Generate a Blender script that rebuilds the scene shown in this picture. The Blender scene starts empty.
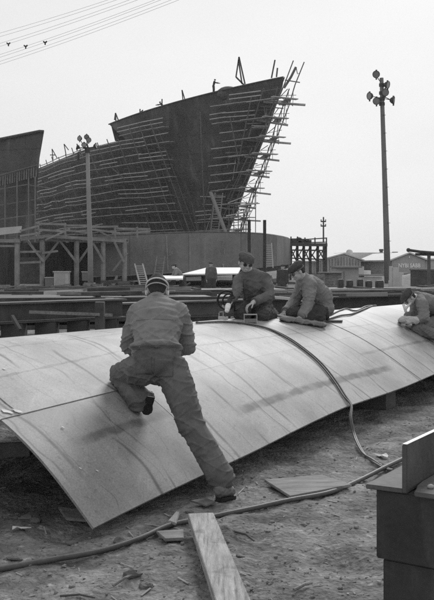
import bpy, bmesh, math, random
from mathutils import Vector as V, Matrix, noise
from mathutils.bvhtree import BVHTree
random.seed(7)
C = bpy.context.scene.collection
SC = bpy.context.scene
H0 = 1.72; FP = 833.0; SH = 0.0
def at(px, py, Y):
    Y += SH
    return V(((px-217)/FP*Y, Y, H0-(py-262)/FP*Y))
def lerp(a, b, t): return a+(b-a)*t
def interp(x, xs, ys):
    if x <= xs[0]: return ys[0]
    for i in range(1, len(xs)):
        if x <= xs[i]: return lerp(ys[i-1], ys[i], (x-xs[i-1])/(xs[i]-xs[i-1]))
    return ys[-1]
# ---------------------------------------------------------------- materials
MATS = {}
def mat(name, v, rough=.8, var=.25, scale=4.0, bump=.2, bscale=None, metal=0, spec=.3, stretch=(1,1,1), fine=60, bdist=.01, dark=None):
    """grey procedural material: base value v varied by two octaves of noise plus bump"""
    if name in MATS: return MATS[name]
    m = bpy.data.materials.new(name); m.use_nodes = True; nt = m.node_tree; N = nt.nodes; L = nt.links
    b = N['Principled BSDF']; b.inputs['Roughness'].default_value = rough; b.inputs['Metallic'].default_value = metal
    b.inputs['Specular IOR Level'].default_value = spec
    tc = N.new('ShaderNodeTexCoord'); mp = N.new('ShaderNodeMapping'); mp.inputs['Scale'].default_value = stretch
    L.new(tc.outputs['Object'], mp.inputs[0])
    n1 = N.new('ShaderNodeTexNoise'); n1.inputs['Scale'].default_value = scale; n1.inputs['Detail'].default_value = 6; n1.inputs['Roughness'].default_value = .6
    n2 = N.new('ShaderNodeTexNoise'); n2.inputs['Scale'].default_value = fine; n2.inputs['Detail'].default_value = 3
    L.new(mp.outputs[0], n1.inputs[0]); L.new(mp.outputs[0], n2.inputs[0])
    ad = N.new('ShaderNodeMath'); ad.operation = 'MULTIPLY_ADD'; ad.inputs[1].default_value = .35
    L.new(n2.outputs[0], ad.inputs[0]); L.new(n1.outputs[0], ad.inputs[2])
    mr = N.new('ShaderNodeMapRange'); mr.inputs['From Min'].default_value = .4; mr.inputs['From Max'].default_value = .95
    mr.inputs['To Min'].default_value = v*(1-var); mr.inputs['To Max'].default_value = v*(1+var)
    L.new(ad.outputs[0], mr.inputs[0])
    L.new(mr.outputs[0], b.inputs['Base Color'])
    if bump:
        bp = N.new('ShaderNodeBump'); bp.inputs['Strength'].default_value = bump; bp.inputs['Distance'].default_value = bdist
        n3 = N.new('ShaderNodeTexNoise'); n3.inputs['Scale'].default_value = bscale or fine; n3.inputs['Detail'].default_value = 5
        L.new(mp.outputs[0], n3.inputs[0]); L.new(n3.outputs[0], bp.inputs['Height']); L.new(bp.outputs[0], b.inputs['Normal'])
    MATS[name] = m
    return m
def addstreaks(m, amount=.35, scale=(3, 3, .3), thr=(.52, .7), nscale=4, value=.25):
    """mix streaky stains of their own shape into a material"""
    nt = m.node_tree; N = nt.nodes; L = nt.links; b = N['Principled BSDF']
    src = b.inputs['Base Color'].links[0].from_socket
    tc = N.new('ShaderNodeTexCoord'); mp = N.new('ShaderNodeMapping'); mp.inputs['Scale'].default_value = scale
    n = N.new('ShaderNodeTexNoise'); n.inputs['Scale'].default_value = nscale; n.inputs['Detail'].default_value = 5
    mr = N.new('ShaderNodeMapRange'); mr.inputs['From Min'].default_value = thr[0]; mr.inputs['From Max'].default_value = thr[1]
    mr.inputs['To Min'].default_value = 1; mr.inputs['To Max'].default_value = 1+(value-1)*amount if value < 1 else 1+amount
    mu = N.new('ShaderNodeMath'); mu.operation = 'MULTIPLY'
    L.new(tc.outputs['UV' if m.get('uv') else 'Object'], mp.inputs[0]); L.new(mp.outputs[0], n.inputs[0]); L.new(n.outputs[0], mr.inputs[0])
    L.new(src, mu.inputs[0]); L.new(mr.outputs[0], mu.inputs[1]); L.new(mu.outputs[0], b.inputs['Base Color'])
# ---------------------------------------------------------------- mesh builder
OR = {}
def origin(o):
    while o is not None and o.parent is not None: o = o.parent
    return V(OR.get(o.name, (0,0,0))) if o else V((0,0,0))
class MB:
    def __init__(s): s.v = []; s.f = []
    def add(s, vs, fs):
        k = len(s.v); s.v += [V(p) for p in vs]; s.f += [tuple(i+k for i in f) for f in fs]
    def box(s, c, d, ax=None):
        c = V(c); x, y, z = ax or (V((1,0,0)), V((0,1,0)), V((0,0,1)))
        p = [c+x*(i*d[0]/2)+y*(j*d[1]/2)+z*(k*d[2]/2) for i in (-1,1) for j in (-1,1) for k in (-1,1)]
        s.add(p, [(0,1,3,2),(4,6,7,5),(0,4,5,1),(2,3,7,6),(0,2,6,4),(1,5,7,3)])
    def bar(s, a, b, w, h=None):
        a = V(a); b = V(b); h = h or w; z = (b-a); l = z.length
        if l < 1e-6: return
        z /= l; x = z.cross(V((0,0,1)))
        if x.length < .05: x = V((1,0,0))
        x.normalize(); y = z.cross(x)
        s.box((a+b)/2, (w, h, l), (x, y, z))
    def tube(s, pts, r, n=6, caps=True):
        pts = [V(p) for p in pts]; rs = r if isinstance(r, (list, tuple)) else [r]*len(pts)
        k = len(s.v); up = V((0,0,1)); vs = []; fs = []; px_ = None
        for i, p in enumerate(pts):
            t = (pts[min(i+1, len(pts)-1)]-pts[max(i-1, 0)]).normalized()
            if px_ is None:
                x = t.cross(up)
                if x.length < .05: x = t.cross(V((1,0,0)))
            else: x = px_-t*px_.dot(t)
            x.normalize(); px_ = x; y = t.cross(x)
            for j in range(n):
                a = 2*math.pi*j/n; vs.append(p+(x*math.cos(a)+y*math.sin(a))*rs[i])
        m = len(pts)
        for i in range(m-1):
            for j in range(n):
                fs.append((i*n+j, i*n+(j+1)%n, (i+1)*n+(j+1)%n, (i+1)*n+j))
        if caps: fs += [tuple(range(n-1,-1,-1)), tuple((m-1)*n+j for j in range(n))]
        s.add(vs, fs)
    def ell(s, c, r, ax=None, nu=14, nv=9):
        c = V(c); x, y, z = ax or (V((1,0,0)), V((0,1,0)), V((0,0,1)))
        if not isinstance(r, (tuple, list)): r = (r, r, r)
        vs = [c+z*r[2]]; fs = []
        for i in range(1, nv):
            th = math.pi*i/nv
            for j in range(nu):
                a = 2*math.pi*j/nu
                vs.append(c+x*(r[0]*math.sin(th)*math.cos(a))+y*(r[1]*math.sin(th)*math.sin(a))+z*(r[2]*math.cos(th)))
        vs.append(c-z*r[2]); e = len(vs)-1
        for j in range(nu): fs.append((0, 1+j, 1+(j+1)%nu))
        for i in range(nv-2):
            for j in range(nu):
                a = 1+i*nu+j; b = 1+i*nu+(j+1)%nu; fs.append((a, a+nu, b+nu, b))
        k = 1+(nv-2)*nu
        for j in range(nu): fs.append((k+(j+1)%nu, k+j, e))
        s.add(vs, fs)
    def caps(s, a, b, ra, rb, n=12):
        a = V(a); b = V(b); s.ell(a, ra, None, n, 8); s.ell(b, rb, None, n, 8); s.tube([a, b], [ra, rb], n)
    def chain(s, pts, rs, n=12):
        for i in range(len(pts)-1): s.caps(pts[i], pts[i+1], rs[i], rs[i+1], n)
    def lathe(s, c, axis, prof, n=14):
        """prof = [(distance along axis, radius)]"""
        c = V(c); z = V(axis).normalized(); x = z.cross(V((0,0,1)))
        if x.length < .05: x = V((1,0,0))
        x.normalize(); y = z.cross(x); vs = []; fs = []
        for (h, r) in prof:
            for j in range(n):
                a = 2*math.pi*j/n; vs.append(c+z*h+(x*math.cos(a)+y*math.sin(a))*r)
        for i in range(len(prof)-1):
            for j in range(n): fs.append((i*n+j, i*n+(j+1)%n, (i+1)*n+(j+1)%n, (i+1)*n+j))
        fs += [tuple(range(n-1,-1,-1)), tuple((len(prof)-1)*n+j for j in range(n))]
        s.add(vs, fs)
    def prism(s, poly, ext):
        n = len(poly); e = V(ext); vs = [V(p) for p in poly]+[V(p)+e for p in poly]
        s.add(vs, [tuple(range(n-1,-1,-1)), tuple(range(n, 2*n))]+[(i, (i+1)%n, n+(i+1)%n, n+i) for i in range(n)])
    def grid(s, rows, thick=None, close=False):
        """rows: list of lists of points -> sheet; thick = offset vector per point gives it real thickness"""
        R = len(rows); K = len(rows[0]); vs = [p for r in rows for p in r]; fs = []
        for i in range(R-1):
            for j in range(K-1): fs.append((i*K+j, i*K+j+1, (i+1)*K+j+1, (i+1)*K+j))
        if thick is not None:
            n = len(vs); nn = []
            for i in range(R):
                for j in range(K):
                    a = V(rows[min(i+1,R-1)][j])-V(rows[max(i-1,0)][j]); b = V(rows[i][min(j+1,K-1)])-V(rows[i][max(j-1,0)][:] if True else 0)
                    q = a.cross(b)
                    q = q.normalized() if q.length > 1e-9 else V((0,0,1))
                    nn.append(V(rows[i][j])+q*thick)
            vs = vs+nn; fs += [tuple(n+i for i in reversed(f)) for f in list(fs)]
            ring = [j for j in range(K)]+[i*K+K-1 for i in range(1,R)]+[(R-1)*K+j for j in range(K-2,-1,-1)]+[i*K for i in range(R-2,0,-1)]
            for a, b in zip(ring, ring[1:]+ring[:1]): fs.append((b, a, n+a, n+b))
        s.add(vs, fs)
    def build(s, name, m, parent=None, smooth=False, bevel=0, loc=None, remesh=None, sm=0, fold=None, sub=0):
        og = origin(parent) if parent else V(loc or (0,0,0))
        me = bpy.data.meshes.new(name); me.from_pydata([tuple(p-og) for p in s.v], [], s.f); me.update()
        o = bpy.data.objects.new(name, me); C.objects.link(o)
        bm = bmesh.new(); bm.from_mesh(me)
        bmesh.ops.recalc_face_normals(bm, faces=bm.faces)
        if bevel: bmesh.ops.bevel(bm, geom=[e for e in bm.edges if len(e.link_faces) == 2 and e.calc_face_angle() > .6], offset=bevel, segments=2, affect='EDGES', clamp_overlap=True)
        bm.to_mesh(me); bm.free()
        if remesh:
            md = o.modifiers.new('r', 'REMESH'); md.mode = 'VOXEL'; md.voxel_size = remesh; md.adaptivity = 0
            if sm: ms = o.modifiers.new('s', 'SMOOTH'); ms.factor = .5; ms.iterations = sm
            dg = bpy.context.evaluated_depsgraph_get(); ne = bpy.data.meshes.new_from_object(o.evaluated_get(dg))
            o.modifiers.clear(); o.data = ne; bpy.data.meshes.remove(me); me = ne; me.name = name
            if fold:
                amp, joints, fs_ = fold
                no = [v.normal.copy() for v in me.vertices]; js = [(V(j)-og, r) for j, r in joints]
                for v, n_ in zip(me.vertices, no):
                    p = v.co
                    w = .35
                    for j, r in js: w += math.exp(-(p-j).length_squared/(r*r))
                    w = min(w, 1.5)
                    q = V(((p.x-p.z*.35)*fs_[0]*.6, p.y*fs_[1]*.7, (p.z+p.x*.35)*fs_[2]*1.1))
                    q += noise.noise_vector(q*.45)*.5
                    r1 = math.exp(-(noise.noise(q)/.11)**2)
                    q2 = V(((p.x+p.z*.7)*fs_[0]*.55, p.y*fs_[1]*.7, (p.z-p.x*.7)*fs_[2]*1.15))+noise.noise_vector(p*4)*.5; r2 = math.exp(-(noise.noise(q2)/.10)**2)
                    r3 = noise.noise(V((p.x*7-p.z*4, p.y*7, p.z*7+p.x*4)))
                    v.co = p+n_*(amp*(w*(r1*.75+r2*.7-.3)+r3*.6))
                me.update()
            smooth = True
        if smooth:
            for p in me.polygons: p.use_smooth = True
        me.materials.clear(); me.materials.append(m)
        if parent: o.parent = parent
        else:
            o.location = og; OR[o.name] = tuple(og)
        return o
def tag(o, label=None, cat=None, group=None, kind=None):
    if label: o['label'] = label
    if cat: o['category'] = cat
    if group: o['group'] = group
    if kind: o['kind'] = kind
    return o
def root(name, loc, label, cat, group=None):
    o = bpy.data.objects.new(name, None); C.objects.link(o); o.location = loc; OR[o.name] = tuple(loc)
    return tag(o, label, cat, group)
def bx(name, c, d, m, parent=None, **k):
    b = MB(); b.box(c, d); return b.build(name, m, parent, **k)
# palette
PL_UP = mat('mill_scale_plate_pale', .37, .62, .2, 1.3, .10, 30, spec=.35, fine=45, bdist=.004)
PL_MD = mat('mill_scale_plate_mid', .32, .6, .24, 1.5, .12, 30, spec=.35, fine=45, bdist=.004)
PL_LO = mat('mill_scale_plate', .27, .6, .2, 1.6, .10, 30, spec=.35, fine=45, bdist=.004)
for _m in (PL_UP, PL_LO, PL_MD):
    addstreaks(_m, .15, (2.2, 1.5, 1), (.52, .72), 2.2, .3)
    addstreaks(_m, .14, (14, 1.4, 3), (.62, .72), 2.0, 1.5); addstreaks(_m, .4, (1, 1, 1), (.5, .8), 1.1, .45); addstreaks(_m, .35, (1, 1, 1), (.6, .68), 22, .4)
STEEL = mat('dark_steel', .06, .6, .5, 3, .25, 25, spec=.4)
addstreaks(STEEL, .4, (1, 1, .5), (.5, .7), 5, 1.5)
STEEL2 = mat('black_steel', .034, .65, .5, 3, .35, 25, spec=.35)
addstreaks(STEEL2, .8, (3, 3, .6), (.55, .7), 3, 1.8)
RUST = mat('weathered_steel', .105, .75, .55, 2.5, .3, 30, spec=.3)
EDGE = mat('lit_edge_spatter_steel', .4, .5, .3, 12, .1, spec=.5)  # pale tone for the painted-in lit web edge, also the weld spatter
WOOD = mat('grey_timber', .2, .85, .5, 4, .5, 20, stretch=(1,4,4))
addstreaks(WOOD, .5, (1, 12, 12), (.54, .66), 2.5, .4)
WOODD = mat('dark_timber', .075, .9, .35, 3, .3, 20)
WOODP = mat('pale_timber', .32, .85, .5, 5, .6, 30, stretch=(9,.9,9))
addstreaks(WOODP, .6, (25, 1.2, 9), (.56, .66), 2, .35); addstreaks(WOODP, .5, (1, 1, 1), (.6, .7), 9, .4)
PALE = mat('white_paint', .72, .7, .12, 2, .05)
LIGHTG = mat('light_grey_paint', .45, .75, .15, 2, .1)
MIDG = mat('mid_grey_board', .2, .85, .25, 1.5, .1)
HOSE = mat('rubber_hose', .07, .55, .25, 20, .15, spec=.4)
HOSE2 = mat('pale_rubber_hose', .10, .55, .25, 20, .15, spec=.4)
DENIM = mat('work_cloth', .105, .92, .3, 7, .55, 260, spec=.1, fine=170, bdist=.003)
TROU = mat('trouser_cloth', .13, .92, .35, 7, .55, 260, spec=.1, fine=170, bdist=.003)
DARKC = mat('dark_cloth', .07, .92, .35, 8, .5, 220, spec=.1, fine=150, bdist=.003)
DARK2 = mat('charcoal_cloth', .13, .92, .35, 8, .5, 220, spec=.1, fine=150, bdist=.003)
SKIN = mat('skin', .42, .6, .15, 15, .15, 120, spec=.3, bdist=.002)
HAIR = mat('hair', .035, .8, .3, 30, .5, 200)
BLACK = mat('black_rubber', .02, .6, .3, 12, .2)
WHITE = mat('white_cloth', .62, .8, .12, 10, .3, 80)
LEATHER = mat('boot_leather', .13, .6, .45, 14, .4, 60, spec=.35)
GLASS = mat('goggle_glass', .012, .15, .1, 5, 0, spec=.8)
HULL = mat('hull_plating', .085, .75, .3, .12, .1, 3, spec=.2, fine=2.0)
TANK = mat('primed_plating', .2, .8, .28, .35, .1, 3, spec=.2, fine=4)
addstreaks(TANK, .3, (.9, .9, .12), (.5, .68), 1.6, .4)
CHALK = mat('chalk', .6, .9, .3, 20, 0)
SCAF = mat('scaffold_timber', .40, .85, .3, .8, 0, fine=6)
SCAFD = mat('scaffold_pole', .15, .85, .3, .8, 0, fine=6)
# brick/plate joints on hull
def plate_lines(m, sx, sy, dark=.6):
    nt = m.node_tree; N = nt.nodes; L = nt.links; b = N['Principled BSDF']; src = b.inputs['Base Color'].links[0].from_socket
    tc = N.new('ShaderNodeTexCoord'); br = N.new('ShaderNodeTexBrick')
    br.inputs['Color1'].default_value = (.9,.9,.9,1); br.inputs['Color2'].default_value = (1.12,1.12,1.12,1); br.inputs['Mortar'].default_value = (dark,)*3+(1,)
    br.inputs['Scale'].default_value = 1; br.inputs['Brick Width'].default_value = sx; br.inputs['Row Height'].default_value = sy; br.inputs['Mortar Size'].default_value = .05
    L.new(tc.outputs['UV'], br.inputs[0])
    mu = N.new('ShaderNodeMath'); mu.operation = 'MULTIPLY'; L.new(src, mu.inputs[0]); L.new(br.outputs[0], mu.inputs[1]); L.new(mu.outputs[0], b.inputs['Base Color'])
addstreaks(HULL, .5, (.25, .25, .12), (.45, .65), 1.0, .35); addstreaks(HULL, .6, (1, 1, .15), (.55, .7), 1.2, 1.6)
plate_lines(HULL, 7, 2.1, .75)
plate_lines(TANK, 4.2, 5, .75)
def setuv(o, fn):
    me = o.data; uv = me.uv_layers.new(name='UVMap')
    og = origin(o) if o.parent else V(o.location)
    for lp in me.loops: uv.data[lp.index].uv = fn(me.vertices[lp.vertex_index].co+og)
# ---------------------------------------------------------------- camera, world, sun
cd = bpy.data.cameras.new('camera'); cam = bpy.data.objects.new('camera', cd); C.objects.link(cam); SC.camera = cam
cam.location = (0, 0, H0); cam.rotation_euler = (math.radians(90), 0, 0)
cd.sensor_fit = 'VERTICAL'; cd.sensor_height = 36; cd.lens = 36*FP/600; cd.shift_y = -38/600; cd.clip_end = 6000; cd.clip_start = .05
w = bpy.data.worlds.new('World'); SC.world = w; w.use_nodes = True; N = w.node_tree.nodes; L = w.node_tree.links
bg = N['Background']; bg.inputs['Strength'].default_value = .1
sky = N.new('ShaderNodeTexSky'); sky.sky_type = 'NISHITA'; sky.sun_disc = False
SE, SA = 34, 14   # sun elevation, azimuth from +Y toward +X (behind and right of the work)
sky.sun_elevation = math.radians(SE); sky.sun_rotation = math.radians(SA); sky.dust_density = 4
bw = N.new('ShaderNodeRGBToBW'); L.new(sky.outputs[0], bw.inputs[0])
# overcast: the grey of the cloud sheet with soft uneven cloud, a little of the clear sky's gradient
tc = N.new('ShaderNodeTexCoord'); mp = N.new('ShaderNodeMapping'); mp.inputs['Scale'].default_value = (1, 1, 2.5)
cn = N.new('ShaderNodeTexNoise'); cn.inputs['Scale'].default_value = 1.6; cn.inputs['Detail'].default_value = 4
L.new(tc.outputs['Generated'], mp.inputs[0]); L.new(mp.outputs[0], cn.inputs[0])
mr = N.new('ShaderNodeMapRange'); mr.inputs['From Min'].default_value = .3; mr.inputs['From Max'].default_value = .7
mr.inputs['To Min'].default_value = 6.9; mr.inputs['To Max'].default_value = 8.3; L.new(cn.outputs[0], mr.inputs[0])
sx = N.new('ShaderNodeSeparateXYZ'); L.new(tc.outputs['Generated'], sx.inputs[0])
gr = N.new('ShaderNodeMapRange'); gr.inputs['From Min'].default_value = 0; gr.inputs['From Max'].default_value = .45
gr.inputs['To Min'].default_value = 1.02; gr.inputs['To Max'].default_value = .84; L.new(sx.outputs[2], gr.inputs[0])
mm = N.new('ShaderNodeMath'); mm.operation = 'MULTIPLY'; L.new(mr.outputs[0], mm.inputs[0]); L.new(gr.outputs[0], mm.inputs[1])
mx = N.new('ShaderNodeMath'); mx.operation = 'MULTIPLY_ADD'; mx.inputs[1].default_value = .08; L.new(bw.outputs[0], mx.inputs[0]); L.new(mm.outputs[0], mx.inputs[2])
L.new(mx.outputs[0], bg.inputs['Color'])
sd = bpy.data.lights.new('sun', 'SUN'); so = bpy.data.objects.new('sun', sd); C.objects.link(so)
sd.energy = 2.5; sd.angle = math.radians(20); sd.color = (1, 1, 1)
sdir = V((math.sin(math.radians(SA))*math.cos(math.radians(SE)), math.cos(math.radians(SA))*math.cos(math.radians(SE)), math.sin(math.radians(SE))))
so.rotation_euler = sdir.to_track_quat('Z', 'Y').to_euler(); so.location = (-20, 30, 40)
SC.view_settings.view_transform = 'Standard'; SC.view_settings.look = 'None'; SC.view_settings.gamma = 1; SC.view_settings.exposure = .12
SC.cycles.use_denoising = False; SC.cycles.use_adaptive_sampling = False; SC.cycles.max_bounces = 5; SC.cycles.diffuse_bounces = 3
# ---------------------------------------------------------------- ground
def gz(x, y):
    f = max(0, 1-max(0, y-14)/25)
    p = V((x, y, 0))
    h = noise.noise(p*.5)*.05+noise.noise(p*1.7)*.028+noise.noise(p*4.5)*.012
    h += .016*noise.noise(p*10)+.009*noise.noise(p*22)
    r = 1-abs(noise.noise(V((x*.6+y*.9, y*.5-x*1.9, 3.1))))*3     # trodden, wheel-rutted earth
    h += .018*max(0, r)
    vx = noise.noise(V((x*2.6, y*2.2, 7.7))); h -= .022*max(0, vx-.22)/.3
    return h*f-.02
def spaced(lo, hi, mid, d0, g):
    a = [mid]; d = d0
    while a[-1] < hi: a.append(a[-1]+d); d *= g
    b = [mid]; d = d0
    while b[-1] > lo: b.append(b[-1]-d); d *= g
    return sorted(b[1:])+a
xs = [-690,-500,-350,-200,-90,-45,-25,-15]+[-10+.3*i for i in range(20)]+[-4+.032*i for i in range(250)]+[4+.3*i for i in range(20)]+[10,15,25,45,90,200,350,500,690]
ys = [-95,-60,-20,-5,0,1.5]+[2.6+.032*i for i in range(240)]+[10.3+.15*i for i in range(40)]+[16.3+.6*i for i in range(40)]+[42,48,56,68,90,130,200,400,690]
GR = mat('trodden_earth', .2, .95, .75, 2.2, 1, 30, spec=.1, fine=26, bdist=.03)
addstreaks(GR, .5, (1.3, 3.2, 1), (.5, .66), 1.2, .35)
addstreaks(GR, .7, (1, 1, 1), (.6, .72), 16, 1.5); addstreaks(GR, .6, (1, 1, 1), (.55, .7), 40, .4); addstreaks(GR, .5, (2, 5, 1), (.5, .75), 3, .5)
b = MB(); b.grid([[V((x, y, gz(x, y))) for x in xs] for y in ys])
tag(b.build('ground', GR, smooth=True), 'trodden sandy earth of the shipyard', None, None, 'structure')
# loose gravel and clods
b = MB()
def clod(b, c, r, nu=6, nv=4):
    k = len(b.v); b.ell(c, (r*random.uniform(.8,1.7), r*random.uniform(.7,1.2), r*random.uniform(.35,.7)), None, nu, nv)
    ca = random.uniform(0, 6.28); sn = math.sin(ca); cs = math.cos(ca)
    for i in range(k, len(b.v)):
        d = (b.v[i]-c)*(1+.9*noise.noise(b.v[i]*(.9/r))); b.v[i] = c+V((d.x*cs-d.y*sn, d.x*sn+d.y*cs, d.z))
for i in range(11000):
    y = 3+random.random()**1.3*10; x = random.uniform(-.36, .36)*y+random.uniform(-.3,.3); r = random.choice([.003,.004,.004,.005,.006,.008,.012])*random.uniform(.7,1.3)
    if noise.noise(V((x*1.3, y*1.3, 9)))+.25 < random.uniform(-.3,.5): continue
    clod(b, V((x, y, gz(x, y)+r*.15)), r)
tag(b.build('gravel', mat('gravel', .17, .9, .5, 9, 0, fine=14)), 'small stones and clods on the trodden earth', None, None, 'stuff')
# ---------------------------------------------------------------- the curved hull panel
def PS(u, s):
    z0 = interp(u, [0,1.4,2.56,3.7,6.35,13], [.05,.15,.22,.265,.30,.33]); sr = 2.15-.06*max(u, -1); zr = 1.05-.005*u
    z = z0+(zr-z0)*math.sin(math.pi/2*min(s/sr, 2))
    wob = .012*math.sin(u*1.9+1)*math.exp(-((s-.1)/.5)**2)
    z += .045*math.exp(-max(u, 0)/3)*math.sin(math.pi*min(1, s/1.0)) if 0 < s < 1 else 0
    return V((-.77+.551*u-.834*s, 5.2+.834*u+.551*s, z+wob))
def PN(u, s):
    a = PS(u+.02, s)-PS(u-.02, s); c = PS(u, s+.02)-PS(u, s-.02); return a.cross(c).normalized()
def frange(a, c, n): return [lerp(a, c, i/n) for i in range(n+1)]
panel = root('curved_hull_panel', PS(4, 0), 'long curved sheet of steel hull plating lying arched on low blocks', 'hull panel')
SEAM = .84
b = MB(); b.grid([[PS(u, s) for s in frange(0, SEAM, 14)] for u in frange(0, 1.452, 14)], thick=-.018)
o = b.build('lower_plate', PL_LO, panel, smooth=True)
b = MB(); b.grid([[PS(u, s) for s in frange(0, SEAM, 14)] for u in frange(1.458, 13, 80)], thick=-.018)
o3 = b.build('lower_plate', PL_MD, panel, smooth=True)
b = MB(); b.grid([[PS(u, s)+PN(u, s)*.0006 for s in frange(SEAM+.0004, 3.1, 30)] for u in frange(-3, 13, 100)], thick=-.018)
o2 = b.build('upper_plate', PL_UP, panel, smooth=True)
for o_ in (o, o2, o3):
    md = o_.modifiers.new('e', 'EDGE_SPLIT'); md.split_angle = math.radians(50)
def surf_strip(name, pts, wd, h, m, parent=panel, off=.004):
    b = MB(); rows = []
    for i, (u, s) in enumerate(pts):
        p = PS(u, s); n = PN(u, s)
        q0 = PS(*pts[max(i-1, 0)]); q1 = PS(*pts[min(i+1, len(pts)-1)]); t = (q1-q0).normalized(); x = t.cross(n).normalized()
        ww = wd*(.45+1.3*abs(noise.noise(V((i*.61, u*2, s*5)))))*min(1, .25+min(i, len(pts)-1-i)*.35)
        rows.append([p-x*ww/2+n*(off*.3), p-x*ww*.3+n*(off+h), p+x*ww*.3+n*(off+h), p+x*ww/2+n*(off*.3)])
    b.grid(rows, thick=None); return b.build(name, m, parent, smooth=True)
WELD = mat('weld_bead', .2, .7, .5, 20, .5, 60)
SCORCH = mat('heat_scorched_plate', .22, .7, .45, 8, .15, fine=40)
SCORCH2 = mat('faint_scorched_plate', .36, .7, .3, 8, .15, fine=40)
surf_strip('weld_seam', [(u, SEAM) for u in frange(0, 1.75, 50)], .008, .0012, SCORCH)
surf_strip('weld_seam', [(5.9-.02*s, s) for s in frange(2.2, 0, 40)], .007, .0015, SCORCH)
surf_strip('weld_seam', [(.15+.03*s, s) for s in frange(2.6, SEAM, 40)], .008, .002, WELD)
def plate_marks(m, bands):
    nt = m.node_tree; N = nt.nodes; L = nt.links; b = N['Principled BSDF']; src = b.inputs['Base Color'].links[0].from_socket
    def nd(op, a, c=None, d=None):
        n = N.new('ShaderNodeMath'); n.operation = op
        for i, q in enumerate((a, c, d)):
            if q is None: continue
            if hasattr(q, 'links'): L.new(q, n.inputs[i])
            else: n.inputs[i].default_value = q
        return n.outputs[0]
    def rng(x, a, c, lo, hi):
        n = N.new('ShaderNodeMapRange'); n.interpolation_type = 'SMOOTHSTEP'; L.new(x, n.inputs[0]); n.inputs['From Min'].default_value = a; n.inputs['From Max'].default_value = c; n.inputs['To Min'].default_value = lo; n.inputs['To Max'].default_value = hi; return n.outputs[0]
    uv = N.new('ShaderNodeUVMap'); uv.uv_map = 'UVMap'; sp = N.new('ShaderNodeSeparateXYZ'); L.new(uv.outputs[0], sp.inputs[0]); U, S = sp.outputs[0], sp.outputs[1]
    def noi(sx_, sy_, scale, det=4):
        mp_ = N.new('ShaderNodeMapping'); mp_.inputs['Scale'].default_value = (sx_, sy_, 1); L.new(uv.outputs[0], mp_.inputs[0]); n = N.new('ShaderNodeTexNoise'); n.inputs['Scale'].default_value = scale; n.inputs['Detail'].default_value = det; L.new(mp_.outputs[0], n.inputs[0]); return n.outputs[0]
    out = src
    for per, off_, wd_, depth, seed in ((.52, .1, .018, .62, 1.0), (.83, .37, .012, .5, 1.7), (.29, .2, .006, .28, 2.3)):
        wob = nd('MULTIPLY', nd('SUBTRACT', noi(.6, .8, 1.0*seed, 2), .5), .5)
        ph = nd('DIVIDE', nd('ADD', nd('ADD', U, wob), off_+50*per), per); fr = nd('ABSOLUTE', nd('SUBTRACT', nd('FRACT', ph), .5))
        line = rng(fr, 0, wd_/per*1.6, 1, 0)
        msk = rng(noi(1.5*seed, 1.1, 1.3, 3), .40, .56, 0, 1)
        k_ = nd('SUBTRACT', 1, nd('MULTIPLY', nd('MULTIPLY', line, msk), depth)); out = nd('MULTIPLY', out, k_)
    for u0, u1, s0, sl, wd_, depth in bands:
        d = nd('ABSOLUTE', nd('SUBTRACT', S, nd('MULTIPLY_ADD', U, sl, s0))); d = nd('ADD', d, nd('MULTIPLY', nd('SUBTRACT', noi(5, 9, 1.6), .5), .06))
        line = nd('MULTIPLY', rng(d, wd_*.35, wd_, 1, 0), nd('MULTIPLY', rng(U, u0, u0+.35, 0, 1), rng(U, u1-.3, u1, 1, 0)))
        line = nd('MULTIPLY', line, rng(noi(3, 3, 2), .3, .6, .45, 1)); out = nd('MULTIPLY', out, nd('SUBTRACT', 1, nd('MULTIPLY', line, depth)))
    g = rng(noi(14, 1.6, 1.5, 5), .3, .7, .95, 1.05); out = nd('MULTIPLY', out, g)        # grinding streaks round the girth
    g = rng(noi(60, 60, 1.5, 6), .3, .7, .84, 1.14); out = nd('MULTIPLY', out, g); g = rng(noi(1.6, 1.8, 1.3, 6), .35, .65, .84, 1.10); out = nd('MULTIPLY', out, g)     # cloudy mill scale
    L.new(out, b.inputs['Base Color'])
BND = [(2.1, 5.7, .36, -.016, .055, .68), (.2, 1.6, .50, 0, .05, .5), (5.2, 8.5, .7, -.03, .03, .4), (-2, 3.4, 1.25, .05, .02, .35), (2.6, 7, 1.35, -.05, .018, .35), (-1, 5, 1.75, .0, .018, .3)]
for m_ in (PL_UP, PL_MD, PL_LO): plate_marks(m_, BND)
for o_, U0, U1, S0, S1, nu_, ns_ in ((o, 0, 1.452, 0, SEAM, 14, 14), (o3, 1.458, 13, 0, SEAM, 80, 14), (o2, -3, 13, SEAM, 3.1, 100, 30)):
    uvl = o_.data.uv_layers.new(name='UVMap'); nn_ = (nu_+1)*(ns_+1)
    for lp in o_.data.loops:
        vi = lp.vertex_index % nn_; uvl.data[lp.index].uv = (lerp(U0, U1, (vi//(ns_+1))/nu_), lerp(S0, S1, (vi % (ns_+1))/ns_))
# chalk daubs
for k, (u, s, r) in enumerate(((.10,.9,.035),(.18,.88,.03),(.38,.63,.012),(.22,.32,.010),(.33,.27,.008),(.3,1.32,.02),(.5,1.36,.015))):
    p = PS(u, s); n = PN(u, s); x = n.cross(V((0,1,0))).normalized(); y = n.cross(x); pl = []
    for j in range(9):
        a = j*2*math.pi/9; rr = r*random.uniform(.45, 1.1); pl.append(p+n*.006+x*math.cos(a)*rr*1.5+y*math.sin(a)*rr*.7)
    b = MB(); b.prism(pl, n*.001); b.build('chalk_mark', CHALK, panel)
# stiffening frames underneath
for u in (.7, 2.3, 4.1, 5.9, 7.7, 9.5, 11.3):
    b = MB(); rows = [[PS(u+dx, s)-PN(u, s)*(.02+h) for h in (0, .16)] for s in frange(.35, 2.9, 20) for dx in (0,)]
    b.grid(rows, thick=.012); b.build('stiffener', STEEL, panel)
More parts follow.
